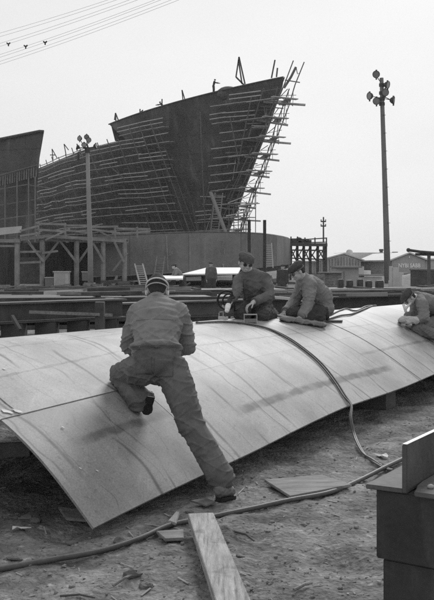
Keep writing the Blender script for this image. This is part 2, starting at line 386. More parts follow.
# timber blocks and bars carrying the panel
def block(name, c, d, m, label, cat, group=None, rz=-.58, bev=.008):
    ax = (V((math.cos(rz), math.sin(rz), 0)), V((-math.sin(rz), math.cos(rz), 0)), V((0,0,1)))
    b = MB(); b.box(c, d, ax); o = b.build(name, m, bevel=bev, loc=(c[0], c[1], c[2]-d[2]/2)); return tag(o, label, cat, group)
q = PS(5.35, .42); qz = PS(5.35, .12).z-.04; block('support_block', (q.x, q.y, qz/2), (.32, .5, qz), STEEL, 'dark steel block under the panel edge at the far right of its gap', 'support block', rz=.99)
q = PS(4.35, .62); block('support_block', (q.x, q.y, .2), (.45, .14, .42), STEEL, 'upright dark slab under the panel behind the hanging hose', 'support block', rz=.99)
q = PS(.6, 2.3); block('support_block', (q.x, q.y, .3), (.3, .6, .6), WOODD, 'dark timber block propping the near end of the panel', 'support block', rz=.99)
q = PS(8.2, .3); block('support_block', (q.x, q.y, .17), (.4, .6, .34), WOODD, 'timber block under the far end of the panel edge', 'support block', rz=.99)
b = MB(); b.bar(at(-90, 452, 6.3), at(30, 449, 6.15), .03, .10); b.bar(at(-90,452,6.3)+V((0,.06,-.05)), at(30,449,6.15)+V((0,.06,-.05)), .12, .012)
tag(b.build('steel_angle_bar', RUST, loc=at(-30,452,6.2)), 'long steel angle bar lying under the left end of the panel', 'steel bar')
b = MB(); b.box((3.05, 9.6, .17), (.55, .5, .36)); b.box((3.0, 9.62, .37), (.35, .3, .06)); b.tube([(2.8,9.5,.3),(2.78,9.3,.28),(2.85,9.28,.2)], .02)
tag(b.build('cable_drum_box', RUST, bevel=.04, loc=(3.05,9.6,0)), 'rounded steel machine casing standing on the ground past the beam end', 'casing')
# ---------------------------------------------------------------- hoses, planks, litter
def smoothpath(pts, n=8):
    pts = [V(p) for p in pts]; out = []
    for i in range(len(pts)-1):
        p0 = pts[max(i-1,0)]; p1 = pts[i]; p2 = pts[i+1]; p3 = pts[min(i+2, len(pts)-1)]
        for k in range(n):
            t = k/n; out.append(.5*((2*p1)+(p2-p0)*t+(2*p0-5*p1+4*p2-p3)*t*t+(3*p1-p0-3*p2+p3)*t**3))
    return out+[pts[-1]]
def gpt(px, py, r=0):
    Y = H0*FP/(py-262); x = (px-217)/FP*Y
    for _ in range(4):
        z = gz(x, Y)+r; Y = (H0-z)*FP/(py-262); x = (px-217)/FP*Y
    return V((x, Y, gz(x, Y)+r))
def hose(name, pts, r, m, label, cat='hose', group=None):
    b = MB(); b.tube(smoothpath(pts), r, 10); return tag(b.build(name, m, smooth=True, loc=pts[0]), label, cat, group)
hose('air_hose', [gpt(x, y, .022) for x, y in ((-40,574),(0,569),(50,560),(100,551),(140,538),(170,525),(210,517),(250,509),(290,500),(330,492),(360,480),(390,466),(420,452),(445,445))], .0175, HOSE, 'thick rubber hose snaking across the foreground ground from left edge to the beam')
def onp(u, s, r): return PS(u, s)+PN(u, s)*(r+.004)
def hit(px, py):
    best = None
    for i in range(0, 110):
        for j in range(0, 22):
            u = i*.1; s = j*.1; p = PS(u, s); d = (217+FP*p.x/p.y-px)**2+(262-FP*(p.z-H0)/p.y-py)**2+max(0, s-1.75)*30
            if best is None or d < best[0]: best = (d, u, s)
    _, u0, s0 = best
    for i in range(-10, 11):
        for j in range(-10, 11):
            u = u0+i*.01; s = s0+j*.01; p = PS(u, s); d = (217+FP*p.x/p.y-px)**2+(262-FP*(p.z-H0)/p.y-py)**2
            if d < best[0]: best = (d, u, s)
    return best[1], best[2]
for k, (dx, lab) in enumerate(((0, 'thin rubber hose crossing the panel and hanging off its edge, left of a parallel pair'), (2.6, 'thin rubber hose crossing the panel and hanging off its edge, right of a parallel pair'))):
    pts = [onp(*hit(x+dx*f, y-dx*.4*f), .011) for x, y, f in ((196,324,.2),(222,323,.25),(245,325,.3),(268,330,.4),(288,340,.5),(306,353,.6),(320,366,.7),(333,382,.8),(342,396,.8))]
    q = hit(345+dx*.6, 403)
    pts.append(onp(q[0], 0.0, .014)+V((.012,-.02,-.005)))
    pts += [at(350+dx*.6, 418, 8.15), at(354+dx*.6, 436, 7.95), gpt(362+dx*.6, 452+dx*.2, .03), gpt(372+dx*.2, 462+dx*.3, .014), gpt(384, 467+dx*.4, .014), gpt(393-dx*.3, 470+dx*.2, .05)]
    hose('torch_hose', pts, .0095, HOSE2 if k else HOSE, lab, group='paired hoses over the panel')
for k, (pp, lab) in enumerate((( ((330,316),(345,310),(356,312),(366,307),(376,305)), 'kinked hose lying on the panel crest right of the crouched worker, upper strand'), (((326,321),(340,317),(352,315),(366,309),(373,304)), 'kinked hose lying on the panel crest right of the crouched worker, lower strand'))):
    hose('air_hose', [onp(*hit(*p), .013) for p in pp], .012, STEEL if k else HOSE2, lab)
rc = random.Random(21); b = MB()
for i in range(240):
    y = 3.3+rc.random()**1.2*7; x = rc.uniform(-.34, .34)*y; ln = rc.choice((.02,.03,.05,.08,.12)); an = rc.uniform(0, 3.14); z = gz(x, y)
    b.bar((x, y, z+.004), (x+math.cos(an)*ln, y+math.sin(an)*ln, gz(x+math.cos(an)*ln, y+math.sin(an)*ln)+.007), rc.uniform(.003,.014), rc.uniform(.002,.005))
tag(b.build('wood_chips', mat('chip_litter', .24, .9, .7, 2, .2, fine=5)), 'splinters and chips trodden into the earth', None, None, 'stuff')
# long plank in the foreground
def gplank(name, corners, th, m, label, cat, lift=.02):
    p = [gpt(x, y, lift) for x, y in corners]; zz = max(q.z for q in p); p = [V((q.x, q.y, lerp(q.z, zz, .7)+.0)) for q in p]
    b = MB(); b.prism(p, V((0,0,th))); o = b.build(name, m, bevel=.004, loc=sum(p, V())/len(p)); return tag(o, label, cat)
b = MB(); a0 = V((-.105, 5.37, .075)); a1 = V((.085, 3.9, .085)); d = (a1-a0).normalized()
b.box((a0+a1)/2, (.165, (a1-a0).length, .055), (V((-d.y, d.x, 0)).normalized()*-1, d, d.cross(V((-d.y, d.x, 0)).normalized()*-1)))
tag(b.build('timber_plank', WOODP, bevel=.003, loc=(0,4.7,0.05)), 'thick pale timber plank lying on the ground at the bottom of the picture', 'plank')
gplank('flat_board', ((264,484),(322,477),(352,487),(290,498)), .02, WOOD, 'flat weathered board on the ground left of the beam', 'board')
gplank('flat_board', ((58,510),(82,513),(92,526),(66,522)), .02, WOOD, 'short split board under the near tip of the panel', 'board')
gplank('flat_board', ((156,535),(184,533),(184,541),(165,542)), .02, WOOD, 'short board beside the hose left of the plank', 'board')
gplank('flat_board', ((168,524),(176,514),(180,515),(176,526)), .02, WOODP, 'narrow offcut crossing under the hose', 'board')
gplank('steel_offcut', ((190,502),(206,508),(216,503),(206,500)), .012, RUST, 'thin steel offcut beside the standing boot', 'offcut')
def litter(px, py, r, m, name, label, cat):
    c = gpt(px, py, .012); pl = []
    n = 7
    for j in range(n):
        a = j*2*math.pi/n; rr = r*random.uniform(.4, 1.2); pl.append(c+V((math.cos(a)*rr*1.4, math.sin(a)*rr, random.uniform(0,.03))))
    b = MB(); k = len(pl); b.add(pl+[c+V((0,0,.02))]+[p-V((0,0,.004)) for p in pl]+[c+V((0,0,.014))], [(i, (i+1)%k, k) for i in range(k)]+[(k+1+(i+1)%k, k+1+i, 2*k+1) for i in range(k)]+[(i, k+1+i, k+1+(i+1)%k, (i+1)%k) for i in range(k)])
    return tag(b.build(name, m, loc=c), label, cat)
litter(19, 531, .055, WHITE, 'paper_scrap', 'torn white paper scrap on the dirt at far left', 'paper')
litter(383, 457, .07, WHITE, 'paper_scrap', 'white paper scrap on the ground above the beam flange', 'paper')
def stick(p0, p1, r, label, m=WOOD):
    a = gpt(*p0, r+.006); c = gpt(*p1, r+.012); b = MB(); b.tube([a, (a+c)/2+V((0.01,0,.012)), c], [r, r*.9, r*.6], 6); tag(b.build('wood_stick', m, loc=a), label, 'stick')
stick((113,586), (132,575), .008, 'short thin stick on the dirt left of the plank')
stick((294,590), (312,583), .009, 'short stick on the dirt right of the plank')
stick((235,532), (254,541), .008, 'thin dark twig right of the plank top', WOODD)
stick((60,596), (95,598), .006, 'faint twig at the bottom left of the ground', WOODD)
for (px, py, r, lab) in ((30,517,.035,'grey stone left of the panel tip'),(36,521,.028,'smaller grey stone left of the panel tip'),(14,558,.03,'stone by the hose at far left'),(70,543,.03,'stone above the hose below the panel tip'),(120,542,.032,'flat stone touching the hose'),(132,575,.03,'rounded stone left of the plank'),(147,585,.025,'dark clod left of the plank'),(190,512,.02,'pebble between hose and boot'),(240,556,.022,'small stone right of the plank')):
    c = gpt(px, py, r*.2); b = MB(); clod(b, c, r*1.2, 10, 7)
    tag(b.build('stone', RUST, smooth=False, loc=c), lab, 'stone')
# ---------------------------------------------------------------- beam stack at right
st = root('steel_beam_stack', (.9, 2.95, 0), 'dark welded tee beam resting on heavy steel boxes at the right edge', 'steel beam')
# flange polygon, with a round notch on its right
pl = []
f1 = at(365.3,484,2.87); f2 = at(403,488.5,2.81)
fd = (f2-f1); fd.z = 0; fd.normalize(); fn = V((.57,.82,0)).normalized(); zf = .955
def F(a, b_, z): return V((f1.x, f1.y, 0))+fd*a+fn*b_+V((0,0,z))
wX = (V((f2.x, f2.y, 0))-V((f1.x, f1.y, 0))).length
LN = 1.1
b = MB(); b.prism([F(0,0,zf-.016), F(wX,0,zf-.016), F(wX,LN,zf-.016), F(0,LN,zf-.016)], V((0,0,.016))); b.build('flange_plate', RUST, st, bevel=.003)
b = MB(); b.prism([F(wX+.045,-.02,zf-.016), F(wX+.2,-.03,zf-.016), F(wX+.2,LN,zf-.016), F(wX+.016,LN,zf-.016), F(wX+.016,.13,zf-.016), F(wX+.022,.07,zf-.016), F(wX+.034,.03,zf-.016)], V((0,0,.016))); b.build('flange_plate', RUST, st, bevel=.003)
b = MB(); b.prism([F(wX-.004,0.001,zf-.015), F(wX-.004,LN,zf-.015), F(wX-.004,LN,zf+.148), F(wX-.004,.001,zf+.148)], fd*.018); b.build('web_plate', STEEL, st, bevel=.002)
b = MB(); b.prism([F(wX-.003,.003,zf+.149), F(wX+.013,.003,zf+.149), F(wX+.013,LN-.01,zf+.149), F(wX-.003,LN-.01,zf+.149)], V((0,0,.002))); b.build('lit_edge_strip', EDGE, st)  # pale strip paints in the light caught along the web's top edge
b = MB(); b.prism([F(.03,.02,.70), F(wX+.4,-.02,.70), F(wX+.4,LN,.70), F(.03,LN,.70)], V((0,0,zf-.018-.70))); b.build('upper_box', STEEL2, st, bevel=.004)
b = MB(); b.prism([F(.05,.03,-.05), F(wX+.4,-.0,-.05), F(wX+.4,LN,-.05), F(.05,LN,-.05)], V((0,0,.697+.05))); b.build('lower_box', STEEL2, st, bevel=.004)
b = MB(); b.ell(F(wX+.075, .05, zf+.006), (.012,.008,.008)); b.ell(F(wX+.1, .09, zf+.006), (.009,.008,.006)); b.build('weld_spatter', EDGE, st, smooth=True)
# ================================================================ background
# ---------------------------------------------------------------- the ship on the slip
AX = V((-.45, .893, 0)); NR = V((-.893, -.45, 0)); B0 = V((7.2, 90, 0))
def zdeck(t): return 21.7-.068*max(t, 0)
def ts(z): return 13*max(0, (21.7-z))/16.3-(.0 if z > 3 else 0)
def hp(t, z, side=1, off=0):
    BB = interp(z, [2, 6, 12, 20], [6.5, 9, 10.6, 11.3]); LL = interp(z, [2, 20], [34, 38])
    x = max(0, min(1, (t-ts(z))/LL)); f = 1-(1-x)**2.1
    return B0+AX*t+NR*side*(BB*f+off)+V((0, 0, z))
ship = root('ship_hull', (7.2, 90, 0), 'huge dark bow of an unfinished ship high on the slipway behind scaffolding', 'ship')
def hullside(z0, z1, tend, nz, nx, side):
    rows = []
    for i in range(nz+1):
        r = []
        for j in range(nx+1):
            f = j/nx
            zz = z0+(z1(1, f)-z0)*i/nz if callable(z1) else lerp(z0, z1, i/nz)
            a = ts(zz); t = a+(tend(zz)-a)*f**1.3; r.append(hp(t, zz, side))
        rows.append(r)
    return rows
def uvhull(p): return ((p-B0).dot(AX), p.z)
b = MB(); b.grid(hullside(1.5, lambda i, f: 17.75-.6*f, lambda z: 95, 24, 50, 1)); b.grid(hullside(1.5, lambda i, f: 17.75-.6*f, lambda z: 95, 12, 30, -1))
o = b.build('hull_shell', HULL, ship, smooth=True); setuv(o, uvhull)
b = MB(); 
tfe = lambda z: 24.3+3.0*(z-17.6)/2.3
rows = []
def fzt(t): return zdeck(t)
for side in (1, -1):
    rows = []
    for i in range(7):
        r = []
        for j in range(21):
            f = j/20; zz = 17.45+(zdeck(f**1.3*27)-17.45)*i/6; a = ts(zz); t = a+(tfe(zz)-a)*f**1.3; r.append(hp(t, zz, side))
        rows.append(r)
    b.grid(rows)
o = b.build('forecastle_plating', HULL, ship, smooth=True); setuv(o, uvhull)
b = MB(); L1 = [hp(a*1.0, zdeck(a)-.35, 1) for a in (0.3,3,6,10,15,20,26.5)]; L2 = [hp(a, zdeck(a)-.35, -1) for a in (0.3,3,6,10,15,20,26.5)]
b.grid([L1, L2]); b.grid([[hp(26.6, 17.6, 1), hp(26.6, 17.6, -1)], [hp(26.8, 19.5, 1), hp(26.8, 19.5, -1)]])
b.build('forecastle_deck', HULL, ship)
b = MB(); b.grid([[hp(t, 17.0, 1) for t in (22, 35, 50, 94.9)], [hp(t, 17.0, -1) for t in (22, 35, 50, 94.9)]]); b.grid([[hp(94.9, 1.5, 1), hp(94.9, 1.5, -1)], [hp(94.9, 17, 1), hp(94.9, 17, -1)]])
b.build('main_deck', HULL, ship)
# bulwark cap and hawse lip
b = MB(); b.tube([hp(a, zdeck(a)+.02, 1, .03) for a in frange(.02, 27.3, 24)], .09, 5); b.tube([hp(ts(z)-.02, z, 1) for z in frange(21.7, 4, 20)], .16, 6)
b.build('stem_and_rail', STEEL, ship)
# deck gear: sheerlegs, posts, little derricks along the sheer
def deckgear(label, pts, w, t=None):
    b = MB()
    for a, c in pts: b.bar(a, c, w)
    return tag(b.build('deck_derrick', STEEL, loc=pts[0][0]), label, 'derrick')
def dpt(px, py, t, s=1):
    z = zdeck(t) if t < 27 else 17.3; p = hp(t, z); return at(px, py, p.y+.5)
deckgear('tall sheerlegs with a rope on the forecastle right of the standing man', [(dpt(245,84,5),dpt(239,57,5)),(dpt(242,84,5),dpt(238.5,60,5)),(dpt(239,57,5),dpt(236,77,5)),(dpt(236,77,5),dpt(244,85,5))], .16)
deckgear('slanting mast post at the very tip of the bow', [(dpt(271.5,78,1),dpt(275,60,1)),(dpt(276.5,77,.7),dpt(277.5,68,.7))], .16)
deckgear('small derrick frame at the left end of the forecastle', [(dpt(116,124,26),dpt(115.5,113,26)),(dpt(115.5,113,26),dpt(119,122,26)),(dpt(115.5,113,26),dpt(114.5,120,26))], .15)
deckgear('thin post on the forecastle left of the sheerlegs', [(dpt(183,101,13),dpt(182,90,13)),(dpt(182,90,13),dpt(185,100,13))], .13)
deckgear('short post on the forecastle beside the workman', [(dpt(162,107,17),dpt(162,99,17))], .14)
deckgear('low bollard posts at the left of the forecastle', [(dpt(140,115,21),dpt(140,109,21)),(dpt(137,116,21),dpt(143,110,21))], .14)
deckgear('light frame on the main deck left of the lamp mast', [(dpt(53,160,48),dpt(52,149,48)),(dpt(52,149,48),dpt(57,158,48)),(dpt(50,155,48),dpt(55,155,48))], .13)
deckgear('light frame on the main deck beside the left lamp mast', [(dpt(66,155,44),dpt(64,144,44)),(dpt(64,144,44),dpt(68.5,150,44))], .13)
b = MB(); b.ell(dpt(229,91,7.5)-V((0,0,.4)), (1.5,1,.95)); b.ell(dpt(225,92,8)-V((0,0,.4)), (.9,1,.7)); tag(b.build('tarpaulin_heap', STEEL, smooth=True, loc=dpt(229,92,7.5)), 'low dark heap on the forecastle beside the standing man', 'heap')
# ---------------------------------------------------------------- scaffolding: one frame on the side, one round the bow
def rj(a): return random.uniform(-a, a)
side_sc = root('hull_scaffold', hp(35, 0, 1, 1), 'timber scaffolding in long level rows along the left side of the ship', 'scaffold')
def level(parent, t0, t1, z, off=1.0, bay=4.2):
    t = t0; pb = MB(); rb = MB(); nodes = [t0]
    while nodes[-1] < t1-1: nodes.append(min(t1, nodes[-1]+bay*random.uniform(.85, 1.2)))
    hz = [z+rj(.13) for _ in nodes]
    for i in range(len(nodes)-1):
        t, e = nodes[i], nodes[i+1]
        a = hp(t-.15, hz[i], 1, off-.4); c = hp(e+.15, hz[i+1]+rj(.06), 1, off-.4)
        for w_ in (0, .42): pb.bar(a+NR*w_, c+NR*w_, .4, .06)
        up = V((0, 0, 1.0+rj(.06)))
        a = hp(t-.2, hz[i], 1, off+.35); c = hp(e+.2, hz[i+1], 1, off+.35)
        if random.random() < .93: rb.bar(a+up, c+up, .08, .10)
        if random.random() < .55: rb.bar(a+up*.5, c+up*.5, .07, .10)
    if pb.v: pb.build('walkway', SCAF, parent)
    if rb.v: rb.build('guard_rail', SCAF, parent)
level(side_sc, 15.5, 24, 17.9); 
for k in range(8):
    z = 16.2-2.05*k
    level(side_sc, 15.6+k*.7+rj(.5), 66, z)
for t in [16.9, 19, 21.2, 23.6, 26, 28.4, 31, 33.8, 36.5, 39.5, 43, 46.5, 50, 54, 58, 62]:
    b = MB(); o1 = 1.45; top = (17.6 if t > 22 else 18.5)+rj(.4)
    b.tube([hp(t, 1, 1, o1), hp(t+rj(.3), top, 1, o1)], .07, 5); b.tube([hp(t+.1, 1, 1, .45), hp(t+rj(.3), top-.8, 1, .45)], .06, 5)
    for k in range(8): b.bar(hp(t, 15.7-2*k, 1, .05), hp(t, 15.7-2*k, 1, 1.6), .08)
    b.build('standard_pole', SCAFD, side_sc)
bow_sc = root('bow_scaffold', hp(0, 0, 1, 1), 'staggered timber staging projecting past the raked stem of the ship', 'scaffold')
for k, (z, tl, ext) in enumerate(((19.4,9.5,1.2),(17.6,8.5,.9),(15.6,10.5,1.5),(13.9,10.8,1.3),(12.1,11.5,1.4),(10.3,12.5,1.2),(8.6,13.5,1.3),(7.0,16,1.5),(5.6,15.5,1.5))):
    a0 = ts(z); pb = MB(); rb = MB()
    t1 = a0+tl
    level(bow_sc, a0+.6, max(a0+3.4, interp(z, [5,7,11,15,19], [14.5,12.9,11.2,9.4,7.7]))+rj(.5), z, off=.9, bay=3.0)
    tip = hp(a0, z, 1, 0)-AX*ext*1.6
    for side in (1, -1):
        p0 = hp(a0+2.0, z+rj(.1), side, .7); p1 = tip+NR*side*.45
        pb.bar(p0, p1, .5, .08); 
        pb.bar(p0+V((0,0,-.05))+NR*side*.4, p1+NR*side*.3, .4, .06)
        rb.bar(p0+V((0,0,1.0)), p1+V((0,0,1.0+rj(.2))), .06)
    pb.bar(tip-AX*.2+NR*1.6, tip-AX*.1-NR*1.6, .5, .09)
    # flat staging planks sticking out to the right
    q0 = hp(a0+.5, z-.1, 1, .9); pb.bar(q0, q0+V((3.9+rj(.7), -.3, -.5+rj(.25))), .55, .16); pb.bar(q0+V((.3,-.3,.12)), q0+V((2.9+rj(.8), -.5, .05+rj(.2))), .4, .08)
    rb.bar(q0+V((3.2,-.2,-.5)), q0+V((3.25,-.2,1.3)), .05); rb.bar(q0+V((0,0,1.9)), q0+V((3.2,-.2,-.45)), .05)
    rb.bar(q0+V((2.6,0,-.5)), q0+V((2.75,0,1.1)), .06); rb.bar(q0+V((1.5,0,.7)), q0+V((3.6,0,.9+rj(.3))), .05)
    pb.build('bow_walkway', SCAF, bow_sc); rb.build('bow_rail', SCAFD, bow_sc)
for off, lo, hi in ((-1.9, 4, 23.0), (-1.0, 4, 20.5)):
    for sgn in (1, -1):
        b = MB(); p0 = hp(ts(lo), lo, 1, 0)-AX*(-off)+NR*sgn*.9; p1 = hp(ts(min(hi,21.7)), hi, 1, 0)-AX*(-off)+NR*sgn*.7+V((.6,0,0))*(1 if hi > 22 else 0)
        n = 9; pts = [p0.lerp(p1, i/n)+V((rj(.12),0,0)) for i in range(n+1)]
        b.tube(pts, .065, 5); b.build('raking_pole', SCAFD, bow_sc)
b = MB()
for k in range(9):
    z = 19-1.75*k; a = hp(ts(z), z, 1, 0)-AX*1.9+NR*.9; c = hp(ts(z-1.7), z-1.7, 1, 0)-AX*1.0+NR*.9; b.bar(a, c, .07)
    b.bar(hp(ts(z), z, 1, 0)-AX*1.0-NR*.9, hp(ts(z-1.7), z-1.7, 1, 0)-AX*1.9-NR*.9, .07)
b.build('cross_brace', SCAFD, bow_sc)
for tt, z0, z1 in ((3.0,19.9,12),(4.6,14.5,9),(7,12,3),(9.5,19,2),(6.2,18,13),(11.5,10,1.5),(15,9,1.5),(1.4,20.6,15.5)):
    b = MB(); b.tube([hp(max(tt, ts(z1)+.3), z1, 1, 1.35), hp(tt, z0, 1, 1.35)], .075, 5); b.build('standard_pole', SCAFD, bow_sc)
rq = random.Random(5)
for k in range(26):
    z = rq.uniform(5, 20); a_ = ts(z); b = MB(); p0 = hp(a_+rq.uniform(.2, 3.2), z, 1, rq.uniform(.6, 1.5))
    if k % 3 == 0: b.bar(p0, p0+V((rq.uniform(2.0, 3.6), -.3, rq.uniform(-.5, .3))), .08, .10)
    elif k % 3 == 1: b.bar(p0, p0+V((rq.uniform(.3, 1.4), 0, rq.uniform(1.6, 3.4))), .07)
    else: q1 = hp(ts(z)+.1, z, 1, .3)-AX*rq.uniform(.8, 1.9)*1.2; b.bar(q1, q1+V((rq.uniform(-.3,.6), 0, 2.2)), .07); b.bar(q1, q1+V((-1.6, .5, .1)), .35, .07)
    b.build('staging_piece', rq.choice((SCAF, SCAFD, SCAFD)), bow_sc)
for k in range(14):
    t_ = rq.uniform(17, 60); z = rq.uniform(4, 14); b = MB(); b.bar(hp(t_, z, 1, 1.5), hp(t_+rq.uniform(-3, 3), z+2.1, 1, 1.5), .07); b.build('cross_brace', SCAFD, side_sc)
# light tube scaffold under the bow
b = MB()
for x in (229, 234, 238.5, 243.5, 246, 255.5):
    b.tube([at(x, 238, 96), at(x+rj(.6), 186 if x > 250 else 206+rj(5), 96)], .05, 5)
    if x < 250: b.tube([at(x, 238, 99), at(x+rj(.6), 212+rj(4), 99)], .04, 5)
for y in (234, 229, 225, 220, 215, 209): b.bar(at(226+rj(2), y+rj(1), 96), at(248+rj(2), y+rj(1), 96), .05); b.bar(at(228, y+1, 99), at(250, y, 99), .04)
b.bar(at(246,222,96), at(256,203,96), .06); b.build('tube_frame', SCAFD, bow_sc)
b = MB(); b.bar(at(238,206,95), at(258,203,95), .5, .16); b.bar(at(228,203,95), at(246,196,95), .4, .1); b.bar(at(226,216,95), at(252,211,95), .35, .12); b.build('bow_walkway', SCAF, bow_sc)
# arm with rope hanging out over the stem
b = MB(); b.tube([at(284,88,89), at(291,77,88.6), at(296,67,88.4)], .13, 6); b.tube([at(296,67,88.4), at(297.5,74,88.4), at(300,73,88.4)], .05, 5); b.bar(at(285,80,88.6), at(300,82.5,88.4), .1)
b.bar(at(296,67,88.4), at(289,81,88.4), .05); b.build('outrigger_arm', SCAFD, bow_sc)
# ---------------------------------------------------------------- left hull block
lh = root('stern_block', at(10, 260, 80)*1, 'dark plated hull block with upright frames cut off by the left edge', 'hull block')
pf = [at(-60,157,83), at(0,139.5,81), at(40,131.5,80), at(44,131.8,80), at(39.5,158,80), at(37,190,80), at(35,250,80), at(-60,250,83)]
b = MB(); b.prism(pf, V((-6, 22, 0))); o = b.build('block_shell', HULL, lh); setuv(o, lambda p: (p.x+50, p.z))
b = MB(); b.tube([p+V((0,-.1,.02)) for p in pf[:4]], .14, 6); b.build('block_rail', STEEL, lh)
for k in range(16):
    x = 1+k*2.35; y0 = lerp(177, 165, k/15); b = MB(); b.bar(at(x, y0, 79.6), at(x-.4, y0+9+k*.2, 79.6), .13, .22); b.build('frame_rib', SCAFD if k % 3 else RUST, lh)
b = MB(); b.bar(at(-5,190,79.2), at(30,184,79.2), .1); b.bar(at(28,185,79.2), at(50,188,81), .1); b.bar(at(-5,206,79.2), at(38,199,79.2), .09); b.bar(at(-5,220,79), at(38,214,79), .09); b.bar(at(-5,176.5,79.4), at(37,165,79.4), .09)
for x in (5,17,28.5,35): b.bar(at(x,250,79), at(x,180-x*.1,79), .11)
b.build('staging', SCAFD, lh)
# ---------------------------------------------------------------- welded hull ring section in front of the ship
tk = root('hull_section', at(200, 262, 56), 'long plated hull section with rounded end standing on low supports below the ship', 'hull section')
TP = [(88,53,236.5,277),(125,54,236,275.5),(150,54.5,234.5,274),(175,55,233.5,272.5),(200,56,233,271),(225,57,233,270),(245,58,233.5,269),(262,60,234.5,267.5),(274,62.5,236,266),(283,66,237.5,265),(288,70,238.8,264),(289.5,76,240,263.5),(288,84,242,263)]
top = [at(a, c, Y) for a, Y, c, d in TP]; bot = [at(a, d, Y) for a, Y, c, d in TP]
top2 = []; bot2 = []
for i in range(len(TP)-1):
    for k in range(5): top2.append(top[i].lerp(top[i+1], k/5)); bot2.append(bot[i].lerp(bot[i+1], k/5))
top2.append(top[-1]); bot2.append(bot[-1])
b = MB(); b.grid([[t_.lerp(b_, k/6) for t_, b_ in zip(top2, bot2)] for k in range(7)], thick=.25)
o = b.build('section_shell', TANK, tk, smooth=False); setuv(o, lambda p: (p.x+p.y*.3, p.z))
b = MB(); b.prism([p+V((0,.3,-.02)) for p in bot2[::5]]+[bot2[0]+V((0,20,0))], V((0,0,-.35))); b.build('section_base', STEEL2, tk)
b = MB(); b.tube([p+V((0,-.02,.05)) for p in top2], .07, 5); b.build('top_rim', RUST, tk)
for i in range(2, 60, 5):
    b = MB(); b.tube([top2[i].lerp(bot2[i], .02)+V((0,-.02,0)), bot2[i].lerp(top2[i], .03)+V((0,-.02,0))], .03, 5); b.build('weld_seam', mat('plate_seam', .075, .8, .3, 3, 0), tk)
# chalked numerals and scrawls on the plates
def strokes(name, segs, Y, w, m, parent):
    b = MB()
    for (x0,y0,x1,y1) in segs: b.bar(at(x0,y0,Y), at(x1,y1,Y), w, .02)
    return b.build(name, m, parent)
CH2 = mat('faded_chalk', .26, .9, .3, 2, 0)
strokes('chalk_numeral', [(221,241,223.5,240.5),(223.5,240.5,224,243),(224,243,222,244.5),(222,244.5,222,246)], 56.5, .05, CH2, tk)
strokes('chalk_numeral', [(222,248,224.5,248.3),(222,248,221.5,252),(224.5,248.3,224.5,254),(221.5,252,224,252)], 56.5, .05, CH2, tk)
strokes('chalk_numeral', [(222.5,264,224,267),(223,267.5,224,264)], 56.5, .06, CHALK, tk)
strokes('chalk_scrawl', [(166.5,236,168,270)], 54.4, .06, CH2, tk)
strokes('chalk_scrawl', [(169,252,173,254),(170,250,171,256),(168.5,256,172.5,251)], 54.3, .06, CH2, tk)
strokes('chalk_scrawl', [(143,246,147,245),(147,245,146,248),(143,249,151,248.5),(144,252,149,251)], 53.9, .05, CH2, tk)
strokes('chalk_scrawl', [(190,246,190.2,262),(205,238,205.1,262),(247,240,247.2,262)], 55.0, .03, CH2, tk)
# supports below it
for k, x in enumerate((100, 118, 142, 172, 205, 236, 262, 280)):
    Y = interp(x, [88,150,245,289], [53.5,55,59,72]); yb = interp(x, [88,290], [279,266])
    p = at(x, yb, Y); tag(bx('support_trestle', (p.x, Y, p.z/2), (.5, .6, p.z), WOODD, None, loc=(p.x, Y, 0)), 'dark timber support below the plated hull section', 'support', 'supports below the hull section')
# slanted props
for k, (a, c, lab) in enumerate((((117,276),(112,291),'slanting prop under the hull section, nearer the cabinet'),((105,277),(102,289),'slanting prop under the hull section beside the lamp mast'))):
    b = MB(); b.bar(at(*a, 51.5), at(c[0], 290, 50.5), .12); tag(b.build('timber_prop', WOOD, loc=at(c[0],290,50.5)), lab, 'prop')
# posts in front of the section
for (x, y0, y1, Y, lab) in ((249,220,268,54,'left one of two tall steel posts before the hull section'),(264.5,220,268,55,'right one of two tall steel posts before the hull section')):
    b = MB(); p = at(x, y1, Y); q = at(x+.3, y0, Y); b.box(((p.x+q.x)/2, Y, (0+q.z)/2), (.2,.2,q.z)); b.box((p.x, Y, .3), (.4,.4,.6)); tag(b.build('steel_post', STEEL2, loc=(p.x, Y, 0)), lab, 'post')
def ladder(a, c, wd, m, label, rungs=9, th=.06):
    r = root('ladder', c, label, 'ladder'); a = V(a); c = V(c); x = V((1,0,0))*wd/2
    for sgn in (1,-1):
        b = MB(); b.bar(a+x*sgn, c+x*sgn, th); b.build('rail', m, r)
    b = MB()
    for i in range(1, rungs): p = a.lerp(c, i/rungs); b.bar(p-x, p+x, th*.7)
    b.build('rungs', m, r)
ladder(at(138.5,264,52.5), at(145,289,51), .5, SCAF, 'ladder leaning on the hull section beside the trestle platform', 12, .09)
ladder(at(161,256,53.5), at(157,285,52.5), .5, WOOD, 'steeper ladder standing just above the front worker', 12, .07)
ladder(at(268,243,60), at(269.5,268,59.5), .5, LIGHTG, 'pale ladder against the rounded end of the hull section', 12, .07)
ladder(at(219,193,88), at(214,236,87), .8, WOOD, 'long ladder against the dark hull under the bow', 18, .09)
b = MB(); b.bar(at(210.5,192,86), at(227,236,85), .55, .14); tag(b.build('shoring_timber', WOOD, loc=at(227,236,85)), 'heavy slanting timber shore under the bow beside the long ladder', 'shore')
